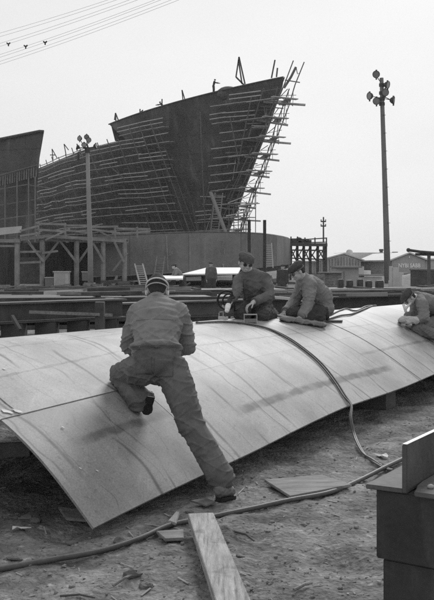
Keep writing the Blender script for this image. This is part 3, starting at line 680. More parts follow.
# ---------------------------------------------------------------- trestle platform at left
TIMB = mat('trestle_timber', .23, .9, .4, 2, .3, 15)
tp = root('trestle_platform', at(60, 289, 50), 'timber platform on braced posts left of the hull section', 'trestle')
def pb_(name, segs, w, m, parent, h=None):
    b = MB()
    for s in segs: b.bar(*s, w, h)
    return b.build(name, m, parent)
for x in (17, 42.2, 76.5, 103, 124.5): 
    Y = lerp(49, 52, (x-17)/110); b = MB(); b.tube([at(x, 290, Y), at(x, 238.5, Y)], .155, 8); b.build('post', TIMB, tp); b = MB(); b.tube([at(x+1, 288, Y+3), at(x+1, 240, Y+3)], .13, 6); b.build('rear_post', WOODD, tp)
for x0, y0, x1, y1 in ((26,239,44,262),(59,241,43,262),(60,241,77,263),(92,243,78,263),(93,243,104,262),(114,241,124,262),(127,253,113,271)):
    Y = lerp(49.3, 52, (x0-17)/110)-.15; pb_('brace', [(at(x0,y0,Y), at(x1,y1,Y))], .13, TIMB, tp)
pb_('deck_beam', [(at(-20,240.5,48.6), at(20,241,48.9)), (at(20,239,48.9), at(45,236.5,49.4)), (at(45,236,49.4), at(128,241.3,52))], .17, TIMB, tp, .2)
pb_('deck_beam', [(at(38,239.5,49.6), at(128,243.3,52.2))], .15, TIMB, tp, .12)
pb_('cross_beam', [(at(17,252,49.1), at(41,251.5,49.4)),(at(16,263,49.1), at(41,262,49.4)),(at(0,246,48.8),at(17,246,49)),(at(42,253,49.4),at(58,251,49.6))], .12, TIMB, tp)
b = MB(); b.prism([at(36,237.6,49.3), at(128,241.6,51.9), at(128,241,55.2), at(36,237,53)], V((0,0,.12))); b.build('deck', WOODD, tp)
for x0, yt, Y in ((38,222,49.3),(65,223,50),(89,224.5,50.8),(115,225.5,51.6),(137,227,52.5)):
    pb_('rail_post', [(at(x0, 238.5, Y), at(x0, yt, Y))], .11, TIMB, tp)
for (a, c) in (((36,223.5),(66,224.5)),((64,225.5),(90,225.5)),((88,227),(118,226.5)),((114,228.5),(150,229)),((36,229.5),(66,231.5)),((63,230),(90,232.5)),((88,229),(120,233)),((112,234),(150,231.5)),((40,236.5),(90,238)),((20,231),(38,226)),((20,236),(40,233))):
    Y = lerp(49.2, 52.4, (a[0]-36)/100); pb_('guard_rail', [(at(*a, Y), at(*c, Y))], .09, TIMB, tp, .12)
pb_('guard_rail', [(at(45,240,49),at(70,229,49.3)),(at(95,229,51),at(112,238,51.5))], .09, TIMB, tp, .1)
b = MB(); b.prism([at(-25,238,48.4), at(20.5,232.5,48.8), at(21.5,226,48.8), at(-25,230,48.4)], V((0,.1,0))); tag(b.build('board_sign', LIGHTG, loc=at(0,238,48.5)), 'pale boarded parapet at the left edge of the platform', 'board')
# board wall behind the platform
bw_ = MB(); bd = MB()
for k in range(40):
    x = -30+k*3.05; Y = 53.6+.01*k; h = 3.0+rj(.06); p = at(x, 262, Y); bd.box((p.x, Y+rj(.02), h/2), (.2, .04, h))
tag(bd.build('board_wall', mat('dark_boards', .045, .9, .5, 1.2, .1, 5, stretch=(4,4,.4)), loc=at(30,290,53.6)), 'dark wall of upright boards behind the trestle platform', 'wall')
bx_c = at(62, 291, 49)
cab = root('cabinet', (bx_c.x, 49, 0), 'pale wooden cabinet standing before the trestle platform', 'cabinet')
bx('cabinet_body', (bx_c.x, 49, .62), (.84, .6, 1.0), LIGHTG, cab); bx('cabinet_top', (bx_c.x, 48.98, 1.15), (.96, .7, .06), LIGHTG, cab)
for sx_ in (-1, 1): bx('leg', (bx_c.x+sx_*.37, 48.75, .06), (.08,.08,.12), LIGHTG, cab)
bx('cabinet_door', (bx_c.x-.08, 48.685, .62), (.6, .02, .86), mat('cabinet_door', .36, .7, .15, 2, .05), cab)
p = at(50,286,49.5); c_ = root('tool_chest', (p.x, 49.5, 0), 'grey low chest left of the pale cabinet', 'chest'); bx('chest_body', (p.x, 49.5, .38), (.5,.5,.76), MIDG, c_); bx('chest_lid', (p.x, 49.5, .80), (.56,.56,.05), LIGHTG, c_)
p = at(29,288,51); c_ = root('plank_hut', (p.x, 51, 0), 'dark plank hut under the left end of the platform', 'hut'); bx('hut_wall', (p.x, 51.3, 1.0), (1.6,1,2.0), STEEL, c_); bx('hut_sill', (p.x, 50.7, .32), (1.5,.1,.12), LIGHTG, c_)
p = at(88,282,50); c_ = root('junction_box', (p.x, 50, 0), 'small grey junction box at the foot of the left lamp mast', 'box'); bx('box_body', (p.x-.1,49.9,.85), (.45,.3,.5), MIDG, c_); bx('box_lid', (p.x-.1, 49.9, 1.13), (.52,.38,.05), LIGHTG, c_); bx('box_stand', (p.x-.1,49.95,.3), (.2,.15,.6), WOODD, c_)
# clutter heaps along the foot of the buildings: each a few offcuts
def clutter(px, Y, n, lab, m, wd=1.6, hmax=.5):
    b = MB(); p = at(px, 262, Y)
    for i in range(n):
        a = V((p.x+rj(wd/2), Y+rj(.4), random.uniform(.05, hmax))); c = a+V((rj(1.0), rj(.4), rj(.15))); c.z = max(.05, c.z); b.bar(a, c, random.uniform(.06,.22), random.uniform(.05,.2))
        b.bar((a.x, a.y, 0), a, .1)
    tag(b.build('scrap_heap', m, loc=(p.x, Y, 0)), lab, 'scrap heap')
clutter(8, 47, 9, 'heap of grey offcuts at the left edge below the platform', WOOD, 2.2, .4)
clutter(42, 47.5, 6, 'small heap with pale offcuts before the tool chest', LIGHTG, 1.0, .25)
clutter(78, 47, 8, 'heap of timber right of the pale cabinet', WOOD, 1.2, .55)
clutter(100, 47, 10, 'heap of dark timber under the hull section end', WOODD, 2.2, .6)
clutter(128, 46, 10, 'heap of scrap steel below the first ladder', RUST, 2.2, .6)
clutter(165, 45, 9, 'scrap heap behind the front worker', RUST, 2.4, .5)
clutter(250, 44, 10, 'scrap heap behind the kneeling worker with the tool', RUST, 3.5, .7)
clutter(290, 46, 12, 'scrap heap behind the crouched worker', WOOD, 2.6, .9)
clutter(322, 45, 9, 'timber heap left of the small white hut', WOOD, 1.6, 1.1)
# low white-topped benches
for (pl, Y0, lab, nm) in (([(181,274,40),(238,273.3,40),(241,267.5,48),(207,267.5,48)], 40, 'wide white canvas roof low over the plates behind the workers', 'a'), ([(152,278.5,34),(183,278.5,34),(183,275.5,38),(158,275.5,38)], 34, 'narrow pale canvas roof just above the front worker', 'b')):
    r = root('canvas_shelter', at(pl[0][0]+10, 290, Y0), lab, 'shelter'); b = MB(); b.prism([at(x, y, Y) for x, y, Y in pl], V((0,0,-.06))); b.build('canvas_roof', PALE, r)
    for x, y, Y in pl: b = MB(); q = at(x, y, Y); b.bar((q.x+(.1 if x < 200 else -.1), Y, 0), (q.x+(.1 if x < 200 else -.1), Y, q.z-.07), .08); b.build('leg', WOODD, r)
# ---------------------------------------------------------------- plate racks behind the panel
def rack(name, x0, x1, Y0, Y1, z, n, lab, dep=1.6, zb=.22, m=STEEL):
    """a pile of flat plates on bearers from (x0,Y0) to (x1,Y1) in metres"""
    r = root(name, ((x0+x1)/2, (Y0+Y1)/2, 0), lab, 'plate rack'); a = V((x0, Y0, 0)); c = V((x1, Y1, 0)); d = (c-a).normalized(); p = V((-d.y, d.x, 0)); Ln = (c-a).length
    th = (z-zb)/n
    for i in range(n):
        b = MB(); j0 = rj(.5); j1 = rj(.5); w0 = rj(.15)
        q = [a+d*(j0)+p*w0, a+d*(Ln+j1)+p*w0, a+d*(Ln+j1)+p*(dep+w0), a+d*j0+p*(dep+w0)]
        b.prism([v+V((0,0,zb+i*th)) for v in q], V((0,0,th*.62))); b.build('steel_plate', random.choice([m, RUST, m]), r)
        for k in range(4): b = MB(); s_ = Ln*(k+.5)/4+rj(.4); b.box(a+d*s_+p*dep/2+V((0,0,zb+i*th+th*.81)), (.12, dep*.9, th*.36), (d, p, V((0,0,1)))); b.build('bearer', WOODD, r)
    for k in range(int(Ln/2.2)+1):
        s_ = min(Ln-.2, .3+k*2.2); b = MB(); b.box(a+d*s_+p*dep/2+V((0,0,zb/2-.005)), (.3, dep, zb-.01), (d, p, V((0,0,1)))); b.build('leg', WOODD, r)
    return r
# heavy long beam, the dark band right behind the panel
r = root('steel_girder', (0, 15, 0), 'long heavy steel girder lying across the yard directly behind the hull panel', 'girder')
ga = at(-80, 306, 13.2); gc = at(122, 301, 15.6)
gd = V((gc.x-ga.x, gc.y-ga.y, 0)).normalized(); gp = V((-gd.y, gd.x, 0)); GL = (V((gc.x-ga.x, gc.y-ga.y, 0))).length
b = MB(); b.box(ga+gd*GL/2+V((0,0,-.16-.0)), (GL, .03, .30), (gd, gp, V((0,0,1)))); b.build('girder_web', STEEL, r)
b = MB(); b.box(ga+gd*GL/2+V((0,0,0)), (GL, .34, .03), (gd, gp, V((0,0,1)))); b.build('top_flange', RUST, r)
b = MB(); b.box(ga+gd*GL/2+V((0,0,-.33)), (GL, .3, .03), (gd, gp, V((0,0,1)))); b.build('bottom_flange', STEEL, r)
for k in range(6):
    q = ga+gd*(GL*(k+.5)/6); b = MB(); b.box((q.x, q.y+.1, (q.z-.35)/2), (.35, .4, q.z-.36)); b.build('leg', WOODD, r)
r2 = root('steel_girder', (3, 18, 0), 'second steel girder continuing right behind the kneeling workers', 'girder')
ga = at(104, 304, 15.9); gc = at(470, 290, 21.5); gd = V((gc.x-ga.x, gc.y-ga.y, 0)).normalized(); gp = V((-gd.y, gd.x, 0)); GL = (V((gc.x-ga.x, gc.y-ga.y, 0))).length
for nm, dz_, wv, hv, m_ in (('girder_web', -.15, .03, .27, RUST), ('top_flange', 0, .4, .03, RUST), ('bottom_flange', -.3, .35, .03, STEEL)):
    b = MB(); b.box(ga+gd*GL/2+V((0,0,dz_)), (GL, wv, hv), (gd, gp, V((0,0,1)))); b.build(nm, m_, r2)
for k in range(8):
    q = ga+gd*(GL*(k+.5)/8); b = MB(); b.box((q.x, q.y+.1, (q.z-.32)/2), (.35, .4, q.z-.33)); b.build('leg', WOODD, r2)
for k, (px, Y, lab) in enumerate(((103,15.2,'square steel post clamped to the girder left of the front worker'),(112,17,'shorter steel post right behind the girder joint'))):
    p = at(px, 262, Y); tag(bx('steel_post', (p.x, Y-.4, .5), (.16,.16,1.0 if k else 1.02), STEEL, None, loc=(p.x, Y, 0)), lab, 'post')
rack('plate_rack', -9, 1.0, 17.5, 19.5, .98, 5, 'pile of flat plates on bearers behind the girder at left', m=STEEL)
rack('plate_rack', -12, -1.5, 22, 23.5, .8, 5, 'second pile of plates further behind at left', m=RUST)
rack('plate_rack', -1.2, 7.5, 22.5, 24.5, 1.0, 6, 'pile of plates behind the kneeling workers', m=RUST)
rack('plate_rack', -16, -5, 29, 30, .55, 3, 'far pile of plates before the pale cabinet', m=STEEL)
rack('plate_rack', -4.5, 6, 29, 31, .66, 3, 'far pile of plates below the white canvas roof', m=RUST)
rack('plate_rack', 7.5, 18, 25.5, 28, .7, 3, 'pile of plates below the row of notched blocks', m=STEEL)
rack('plate_rack', -16, -2, 36.5, 37.5, .4, 3, 'farthest pile of plates at left', m=RUST)
rack('plate_rack', 0.5, 12, 36.5, 38, .5, 3, 'farthest pile of plates left of the small white hut', m=RUST)
for (a, c, w_, m_, lab) in (((30,312,13.5),(112,315,15),.05,WOOD,'thin pole lying slanted in the shade under the girder at left'),((12,316,13.6),(20,330,13.4),.05,WOODD,'short prop under the girder at far left'),((45,293,17),(110,290,19.5),.07,LIGHTG,'pale batten on top of the plate pile at left'),((272,297,16.5),(330,303,16),.05,LIGHTG,'pale batten lying along the girder right of the crouched worker'),((340,296,18),(434,293,20),.06,RUST,'long bar along the girder at right')):
    b = MB(); b.bar(at(*a), at(*c), w_); tag(b.build('loose_bar', m_, loc=at(*a)), lab, 'bar')
rb_ = random.Random(11)
for k in range(170):
    Y = rb_.choice((17.4, 18.6, 19.8, 22.5, 23.6, 24.5, 30, 31, 36.8, 33, 27, 40, 42)); x = rb_.uniform(-.3, .3)*Y; ztop = {0: 1.02}.get(0) if Y < 21 else (.84 if Y < 24 else (.62 if Y < 32 else .45)); ln = rb_.uniform(.8, 4.5)*(1 if k % 3 else .5); an = rb_.gauss(0, .22)
    a = V((x, Y, ztop+rb_.uniform(0,.07))); c = a+V((math.cos(an)*ln, math.sin(an)*ln, rb_.uniform(-.04,.09))); b = MB(); b.bar(a, c, rb_.uniform(.03,.12), rb_.uniform(.02,.08))
    tag(b.build('scrap_bar', rb_.choice((STEEL, RUST, WOODD, STEEL, WOOD, MIDG)), loc=a), 'one of the loose bars and offcuts strewn over the plate racks behind the panel', 'bar', 'loose bars strewn over the plate racks')
# notched blocks
for k, (x0, x1, yt) in enumerate(((338,343,279.5),(347,352.5,280.5),(357.5,362.5,279.5),(366,371.5,281),(376,383,280.8))):
    Y = 25; a = at(x0, yt, Y); c = at(x1, yt, Y); b = MB(); b.box(((a.x+c.x)/2, Y, a.z-.2), (c.x-a.x, .3, .42)); b.box(((a.x+c.x)/2+.03, Y+.02, a.z-.35), ((c.x-a.x)*1.5, .25, .12))
    b.box(((a.x+c.x)/2, Y, (a.z-.4)/2), (.1, .1, a.z-.4))
    tag(b.build('notched_block', STEEL, bevel=.02, loc=((a.x+c.x)/2, Y, 0)), 'one of the dark notched blocks in a row before the white hut', 'block', 'row of dark notched blocks')
# ---------------------------------------------------------------- trestle at right, telegraph pole
tr = root('scaffold_trestle', at(308, 277, 70), 'tall timber trestle with railings right of the hull section', 'trestle')
for x in (290.5, 297, 303.5, 310, 317.5, 325.5):
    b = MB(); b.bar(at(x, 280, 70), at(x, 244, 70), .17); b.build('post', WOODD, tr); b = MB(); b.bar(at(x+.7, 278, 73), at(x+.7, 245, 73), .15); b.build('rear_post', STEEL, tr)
for i, x in enumerate((290.5, 297, 303.5, 310, 317.5)):
    x2 = (297, 303.5, 310, 317.5, 325.5)[i]; b = MB(); b.bar(at(x, 248+i%2*4, 69.8), at(x2, 262, 69.8), .1); b.bar(at(x2, 247, 69.9), at(x, 259, 69.9), .08); b.build('brace', WOODD, tr)
b = MB(); b.prism([at(288,246,69.5), at(327.5,246.5,69.5), at(327,245.5,74), at(289,245,74)], V((0,0,.25))); b.build('deck', WOODD, tr)
b = MB(); b.bar(at(288,258,69.8), at(326,259.5,69.8), .1); b.bar(at(288,250,69.8), at(326,250.5,69.8), .12); b.build('cross_beam', WOODD, tr)
b = MB()
for x in (291,297.5,305,315,326.5): b.bar(at(x,245,69.7), at(x,237.5-(1 if x<300 else 0),69.7), .1)
b.bar(at(290,240.5,69.7), at(327,238,69.7), .09); b.bar(at(290,243,69.7), at(327,242,69.7), .07); b.bar(at(289,239.5,69.7), at(309,240.8,69.7), .1); b.build('guard_rail', WOODD, tr)
b = MB(); b.box(at(295,241.5,71), (1.0,1,.5)); b.box(at(303,241,71), (.9,1,.35)); b.ell(at(299,240.5,71), (.3,.3,.3)); b.box(at(308,241.5,71), (.5,1,.25)); tag(b.build('deck_winch', STEEL, loc=at(300,245,71)), 'dark winch gear standing on the trestle at right', 'winch')
tg = root('telegraph_pole', at(323.5, 275, 95), 'thin telegraph pole with two short crossarms above the trestle', 'pole')
b = MB(); q = at(323.5,217,90); b.tube([(q.x, 90, 0), q], [.12, .08], 6); b.build('pole_shaft', WOODD, tg)
for y in (221.5, 226): b = MB(); b.bar(at(320.8,y,89.9), at(326,y,89.9), .14); b.build('crossarm', WOODD, tg); b = MB(); [b.box(at(x,y-1,89.9), (.12,.12,.25)) for x in (321.2,325.6)]; b.build('insulator', LIGHTG, tg)
# ---------------------------------------------------------------- sheds at right
def gable(name, x0, xp, x1, yp, ye, ye2, Y, dep, wm, rm, label, parts=None):
    g = root(name, (at((x0+x1)/2, 262, Y).x, Y, 0), label, 'shed'); a = at(x0, ye, Y); p = at(xp, yp, Y); c = at(x1, ye2, Y)
    b = MB(); b.prism([(a.x, Y, 0), (c.x, Y, 0), c, p, a], V((0, dep, 0))); b.build('shed_wall', wm, g)
    b = MB(); e = V((0, -.35, .06)); th = V((0,0,.18)); D_ = V((0, dep+.6, 0))
    for u_, v_ in ((a, p), (p, c)):
        d_ = (v_-u_).normalized(); u2 = u_-d_*.5 if u_ is a else u_; v2 = v_+d_*.5 if v_ is c else v_
        b.prism([u2+e, v2+e, v2+e+th, u2+e+th], D_)
    b.build('roof', rm, g); return g
BOARD = mat('shed_boards', .55, .85, .35, .5, .1, 2, stretch=(3,1,.3), fine=3)
BRICKM = mat('shed_wall_grey', .55, .85, .2, .5, .1, 3, fine=3)
ROOFL = mat('pale_roof', .6, .7, .12, .3, .05, 2, fine=2)
gA = gable('boarded_shed', 318, 344, 361, 254.5, 261.5, 260.3, 120, 35, BOARD, ROOFL, 'weathered boarded shed with low gable behind the small white hut')
for k in range(14):
    x = 321+k*2.9; ytop = lerp(260.5, 255.5, min(1,(x-318)/26)) if x < 344 else lerp(255.5, 260, (x-344)/17); b = MB(); b.bar(at(x, 276, 119.8), at(x, ytop+1, 119.8), .08, .12); b.build('batten', mat('shed_batten', .2, .85, .3, 1, 0), gA)
gC = root('long_shed', (at(372,262,128).x, 128, 0), 'long low shed with pale roof between the two gables', 'shed')
b = MB(); b.box((at(375,262,130).x, 136, 1.6), (9.5, 12, 3.2)); b.build('shed_wall', BRICKM, gC)
b = MB(); p0 = at(351.5,260,129); p1 = at(399,259.5,129); b.prism([p0, p1, at(396,255,145), at(348,255.5,145)], V((0,0,.15))); b.build('roof', ROOFL, gC)
for x in (372.5, 378): b = MB(); b.prism([at(x-2.3,275,128.9), at(x+2.3,275,128.9), at(x+2.3,269.8,128.9), at(x-2.3,269.8,128.9)], V((0,.08,0))); w_ = b.build('window', PALE, gC); b = MB(); b.prism([at(x-1.8,274.4,128.8), at(x+1.8,274.4,128.8), at(x+1.8,270.5,128.8), at(x-1.8,270.5,128.8)], V((0,.05,0))); b.build('pane', STEEL2, w_)
for (x, y, r_, lab) in ((349.5,253.5,.45,'round roof ventilator beside the boarded gable'),): 
    b = MB(); q = at(x,y,124); b.tube([q-V((0,0,1)), q], .2, 8); b.ell(q+V((0,0,.2)), (.5,.5,.42)); b.build('ventilator', BRICKM, gC, smooth=True)
b = MB(); b.box(at(366,254.8,140), (.9,.9,.6)); b.build('ventilator', BRICKM, gC)
b = MB(); b.bar(at(381.3,256,135), at(381.3,250.5,135), .45); b.box(at(381.3,250,135), (.6,.6,.3)); b.build('chimney', STEEL, gC)
b = MB(); b.box(at(395,253.2,150), (.9,.9,.5)); b.build('ventilator', STEEL, gC)
gB = gable('gabled_workshop', 392, 409.3, 425, 253.8, 260.5, 260, 105, 40, mat('workshop_wall', .38, .85, .2, .5, .1, 3, fine=3), ROOFL, 'grey gabled workshop with large pale lettering on its front')
# lettering
def text(name, s, px0, px1, ybase, Y, m, parent):
    cu = bpy.data.curves.new(name, 'FONT'); cu.body = s; cu.size = 1; cu.extrude = .02; cu.offset = .025; to = bpy.data.objects.new('t', cu); C.objects.link(to)
    dg = bpy.context.evaluated_depsgraph_get(); me = bpy.data.meshes.new_from_object(to.evaluated_get(dg)); bpy.data.objects.remove(to)
    xs_ = [v.co.x for v in me.vertices]; w0 = max(xs_)-min(xs_); a = at(px0, ybase, Y); c = at(px1, ybase, Y); h = max(v.co.y for v in me.vertices)
    og = origin(parent); sxx = (c.x-a.x)/w0; sy = 4.0*Y/FP/h
    for v in me.vertices: x, y, z = v.co; v.co = V((a.x+(x-min(xs_))*sxx, Y-.03-z, a.z+y*sy))-og
    me.materials.clear(); me.materials.append(m); o = bpy.data.objects.new(name, me); C.objects.link(o); o.parent = parent; return o
text('lettering', 'NYBI SABB', 398.5, 420.5, 267.4, 105, mat('sign_paint', .85, .8, .1, 1, 0), gB)
b = MB(); b.prism([at(399,273.4,104.9), at(408,273.4,104.9), at(408,272,104.9), at(399,272,104.9)], V((0,.05,0))); b.build('sign_strip', LIGHTG, gB)
b = MB(); b.prism([at(408.9,258,104.9), at(410,258,104.9), at(410,256,104.9), at(408.9,256,104.9)], V((0,.05,0))); b.build('vent_opening', PALE, gB)
gD = root('flat_shed', (at(440,262,100).x, 100, 0), 'pale low shed right of the lettered workshop', 'shed')
b = MB(); b.prism([at(425,290,105.6), at(470,290,105.6), at(470,259.5,105.6), at(425,259.5,105.6)], V((0,12,0))); b.build('shed_wall', LIGHTG, gD); b = MB(); b.prism([at(419,276,97), at(470,276,97), at(470,270.5,100), at(419,270.5,100)], V((0,0,.12))); b.build('lean_to_roof', STEEL, gD)
b = MB(); b.prism([at(424.6,259.6,105.3), at(471,259.6,105.3), at(471,258.3,105.3), at(424.6,258.3,105.3)], V((0,12.5,0))); b.build('roof', ROOFL, gD)
hut = root('white_hut', (at(347,262,50).x, 50, 0), 'small pale flat-roofed hut behind the row of notched blocks', 'hut')
a = at(336,268,50); c = at(358.5,268,50); b = MB(); b.box(((a.x+c.x)/2, 51, a.z/2), (c.x-a.x, 2, a.z)); b.build('hut_wall', mat('hut_wall', .34, .8, .15, 1.5, .05, fine=10), hut)
b = MB(); b.box(((a.x+c.x)/2+.05, 50.9, a.z+.06), (c.x-a.x+.25, 2.4, .10)); b.build('hut_roof', MIDG, hut)
b = MB(); b.box((at(344,262,50).x, 49.97, a.z*.45), (.03,.05,a.z*.8)); b.build('hut_batten', MIDG, hut)
w1 = root('white_shed', (at(366,262,58).x, 58, 0), 'low whitewashed annex right of the small pale hut', 'shed')
a = at(358.8,270,58); c = at(384,270,58)
b = MB(); b.box((at(361,262,58).x, 58, at(361,266.5,58).z/2), (.35,.5,at(361,266.5,58).z)); b.build('annex_wall', LIGHTG, w1)
b = MB(); b.box((at(366.5,262,58.5).x, 58.6, at(366,270.5,58.5).z/2), (.55,.6,at(366,270.5,58.5).z)); b.build('annex_wall', PALE, w1)
b = MB(); b.box((at(371,262,57).x, 57.5, at(371,277,57).z/2), (1.6,.5,at(371,277,57).z)); b.build('annex_wall', LIGHTG, w1)
b = MB(); b.box((at(371,262,57).x, 57.4, at(371,276.6,57).z+.1), (1.75,.8,.1)); b.build('roof', MIDG, w1)
# pale door frame and crates around it, right of the mast
fr = root('door_frame', (at(409,262,48).x, 48, 0), 'white painted open frame standing before the lettered workshop', 'frame')
b = MB(); b.bar(at(413.5,292,48), at(413.5,274.5,48), .17); b.build('frame_post', PALE, fr); b = MB(); b.bar(at(402.5,277,48), at(414,274.5,48), .14); b.build('frame_lintel', PALE, fr); b = MB(); b.bar(at(403,286,48), at(403,277,48), .10); b.build('frame_post', PALE, fr)
b = MB(); b.box(at(395.5,280,50), (.35,.3,1.5)); b.box(at(400,281,50), (.4,.26,1.0)); b.box(at(391,279.5,50), (.2,.2,1.6)); b.box((at(396,262,50).x,50,.3), (.88,.22,.6)); tag(b.build('white_panel_stack', LIGHTG, loc=(at(396,262,50).x,50,0)), 'pale upright boards leaning together right of the lamp mast', 'board stack')
b = MB(); b.box((at(424,262,46).x, 46, .75), (1.3,.8,1.0)); b.box((at(424,262,46).x, 46, 1.29), (1.4,.9,.06)); b.box((at(424,262,46).x,46,.12), (1.1,.7,.24)); tag(b.build('machine_crate', WOODD, loc=(at(424,262,46).x,46,0)), 'dark crate under the jib arm at right', 'crate')
b = MB(); b.box((at(330,262,46).x, 46, .65), (1.2,.6,.9)); b.box((at(330,262,46).x, 45.9, 1.14), (1.3,.8,.06)); b.box((at(330,262,46).x,46,.1), (1.0,.5,.2)); tag(b.build('timber_crate', WOOD, loc=(at(330,262,46).x,46,0)), 'grey timber crate left of the small pale hut', 'crate')
# jib arm with post at right
jb = root('jib_crane', (at(429,262,30).x, 30, 0), 'slender steel jib arm on a post at the right edge', 'jib crane')
b = MB(); q = at(429,253,30); b.bar((q.x,30,0), q, .1); b.build('jib_post', RUST, jb)
b = MB(); b.tube([at(408.5,250,29.7), at(420,251.6,29.8), at(440,253.2,29.9)], .055, 7); b.ell(at(408.5,250,29.7), .075); b.build('jib_arm', STEEL, jb); b = MB(); b.bar(at(415.5,254.3,30), at(450,255,30), .09); b.bar(at(423,251.5,29.9), at(424,254.5,29.9), .06); b.build('jib_beam', STEEL, jb)
# ---------------------------------------------------------------- flood light masts
def floodlight(c, f, r, parent, m):
    f = V(f).normalized(); b = MB()
    b.lathe(c, f, [(-r*1.0, r*.12), (-r*.95, r*.35), (-r*.6, r*.72), (-.1*r, r*.97), (r*.25, r*1.0), (r*.25, r*.93), (r*.15, r*.9)], 14); o = b.build('lamp_housing', m, parent, smooth=True)
    b = MB(); x = f.cross(V((0,0,1))).normalized(); b.box(V(c)-V((0,0,r*1.15)), (r*.35, r*.35, r*.5)); b.box(V(c)+V((0,0,r*1.02)), (r*.4, r*.4, r*.3)); b.build('lamp_bracket', m, o)
    b = MB(); b.lathe(V(c)+f*r*.12, f, [(0, r*.88), (r*.05, r*.85)], 14); b.build('lamp_glass', mat('lamp_glass', .2, .15, .1, 5, 0, spec=.6), o)
LM = mat('lamp_metal', .045, .6, .3, 6, .1, spec=.4); POLE = mat('mast_pole', .17, .8, .25, 2, .2, 12, stretch=(1,1,.2))
m1 = root('floodlight_mast', (at(387.5,262,68).x, 68, 0), 'tall slightly leaning floodlight mast with six lamps at right', 'light mast')
b = MB(); q = at(387.8,262,68); b.tube([(q.x,68,0), at(386.5,235,68), at(384.5,170,68), at(382.2,100,68), at(381.6,78,68)], [.27,.24,.20,.17,.16], 10); b.build('mast_shaft', POLE, m1, smooth=True)
for (x, y, f) in ((376.4,74.3,(-.5,-.8,-.3)),(387.6,84.9,(.7,-.5,-.2)),(385.2,92.5,(.2,-.9,-.2)),(369.7,96,(-.8,-.4,-.1)),(376.6,101,(-.3,-.9,-.3)),(393.5,100.3,(.9,-.3,-.1))):
    floodlight(at(x,y,67.6), f, .31, m1, LM)
b = MB()
for p0, p1 in (((369.7,96),(393.5,100.3)),((376.4,76),(382,84)),((382,86),(388,86)),((376,101),(383,100)),((381,95),(393,101))): b.bar(at(*p0,67.9), at(*p1,67.9), .05)
for y in (85, 93, 99, 104): b.lathe(at(382,y,68), (0,0,1), [(-.12,.24),(.12,.24)], 10)
b.build('lamp_arms', LM, m1)
b = MB()
for k in range(16): b.bar(at(388.3-.3*0+(-6*k/16)-1.3+1.7,250-9*k,67.75), at(391.5-(6*k/16),250-9*k,67.75), .03) if k % 2 else None
b.build('climbing_rungs', LM, m1)
m2 = root('floodlight_mast', (at(90,262,60).x, 60-12, 0), 'shorter floodlight mast with six lamps before the trestle platform at left', 'light mast')
Ym = 48.0; q = at(90.5,262,Ym); b = MB(); b.tube([(q.x,Ym,0), at(90.2,250,Ym), at(88.3,190,Ym), at(87.3,148,Ym)], [.17,.15,.12,.10], 10); b.build('mast_shaft', mat('mast_pole_pale', .24, .8, .25, 2, .2, 12, stretch=(1,1,.2)), m2, smooth=True)
for (x, y, f) in ((79.6,138.4,(-.5,-.8,.1)),(86.6,137,(.1,-.9,-.2)),(88.6,140,(.5,-.8,-.1)),(77,147,(-.9,-.2,.2)),(95.8,146,(.9,-.2,.2)),(84,145,(0,-.9,.3))):
    floodlight(at(x,y,47.8), f, .155, m2, LM)
b = MB(); b.bar(at(77,148,48), at(96,147.5,48), .05); b.bar(at(80,140,48), at(85,147,48), .04); b.bar(at(87,140,48), at(87.3,150,48), .06); b.lathe(at(87.4,150,48), (0,0,1), [(-.15,.16),(.15,.16)], 10); b.build('lamp_arms', LM, m2)
# ---------------------------------------------------------------- overhead wires
WIRE = mat('wire', .09, .6, .1, 1, 0)
for k, (y0, y1) in enumerate(((19,-27),(23,-25),(31,-23),(34,-20),(43,-15),(46,-13),(50,-9),(53,-6))):
    a = at(-70, y0+33, 62); c = at(260, y1-26, 44); mid = (a+c)/2-V((0,0,.25+.03*k)); pts = [a.lerp(c, t/14)-V((0,0,.3*math.sin(math.pi*t/14))) for t in range(15)]
    b = MB(); b.tube(pts, .0075, 5); wr = tag(b.build('overhead_wire', WIRE, loc=a), 'thin overhead wire in the bundle crossing the sky at top left', 'wire', 'overhead wires at top left')
    if k in (1, 3, 4, 5):
        t = {1:.235, 3:.305, 4:.365, 5:.43}[k]; i = int(t*14); p = pts[i].lerp(pts[i+1], t*14-i); b = MB(); b.ell(p, (.11,.05,.05)); b.ell(p+V((.09,0,.05)), .05); b.ell(p+V((-.1,0,.05)), .045); b.ell(p-V((0,0,.1)), (.05,.04,.08)); b.build('insulator', STEEL2, wr, smooth=True)
# ================================================================ people
def unit(v): v = V(v); return v.normalized()
def hand_prims(b, wr, d, nrm, curl=.6, thumb_side=1, r=.0085, sc=1.0):
    """palm, four bent fingers of unequal length, thumb from the side; d = pointing direction, nrm = palm normal (towards the held thing)"""
    d = unit(d); nrm = V(nrm); nrm = (nrm-d*nrm.dot(d)).normalized(); x = d.cross(nrm)*thumb_side
    L_ = .09*sc; c = V(wr)+d*L_*.5
    for k in range(4):
        ofs = (k-1.5)*.021*sc; b.caps(V(wr)+x*ofs*.6+d*.01, V(wr)+d*L_+x*ofs, .014*sc, .012*sc, 8)
    b.caps(V(wr)-d*.05, V(wr)+d*.02, .028*sc, .028*sc, 10)
    for k in range(4):
        ofs = (1.5-k)*.023*sc; p = V(wr)+d*L_+x*ofs; ln = (.044, .05, .046, .036)[k]*sc; a = curl*(.6+.08*k)
        for j in range(3):
            dd = d*math.cos(a)+nrm*math.sin(a); q = p+dd*ln*(1, .65, .5)[j]; b.caps(p, q, r*sc*(1-.08*j), r*sc*(.93-.08*j), 7); p = q; a += curl*.8
    p = V(wr)+d*.025*sc+x*.026*sc
    for j in range(3):
        dd = unit(d*(.75+.1*j)+x*(.8-.35*j)+nrm*(.3+.3*j*curl)); q = p+dd*(.04, .032, .026)[j]*sc; b.caps(p, q, r*1.2*sc, r*1.05*sc, 7); p = q
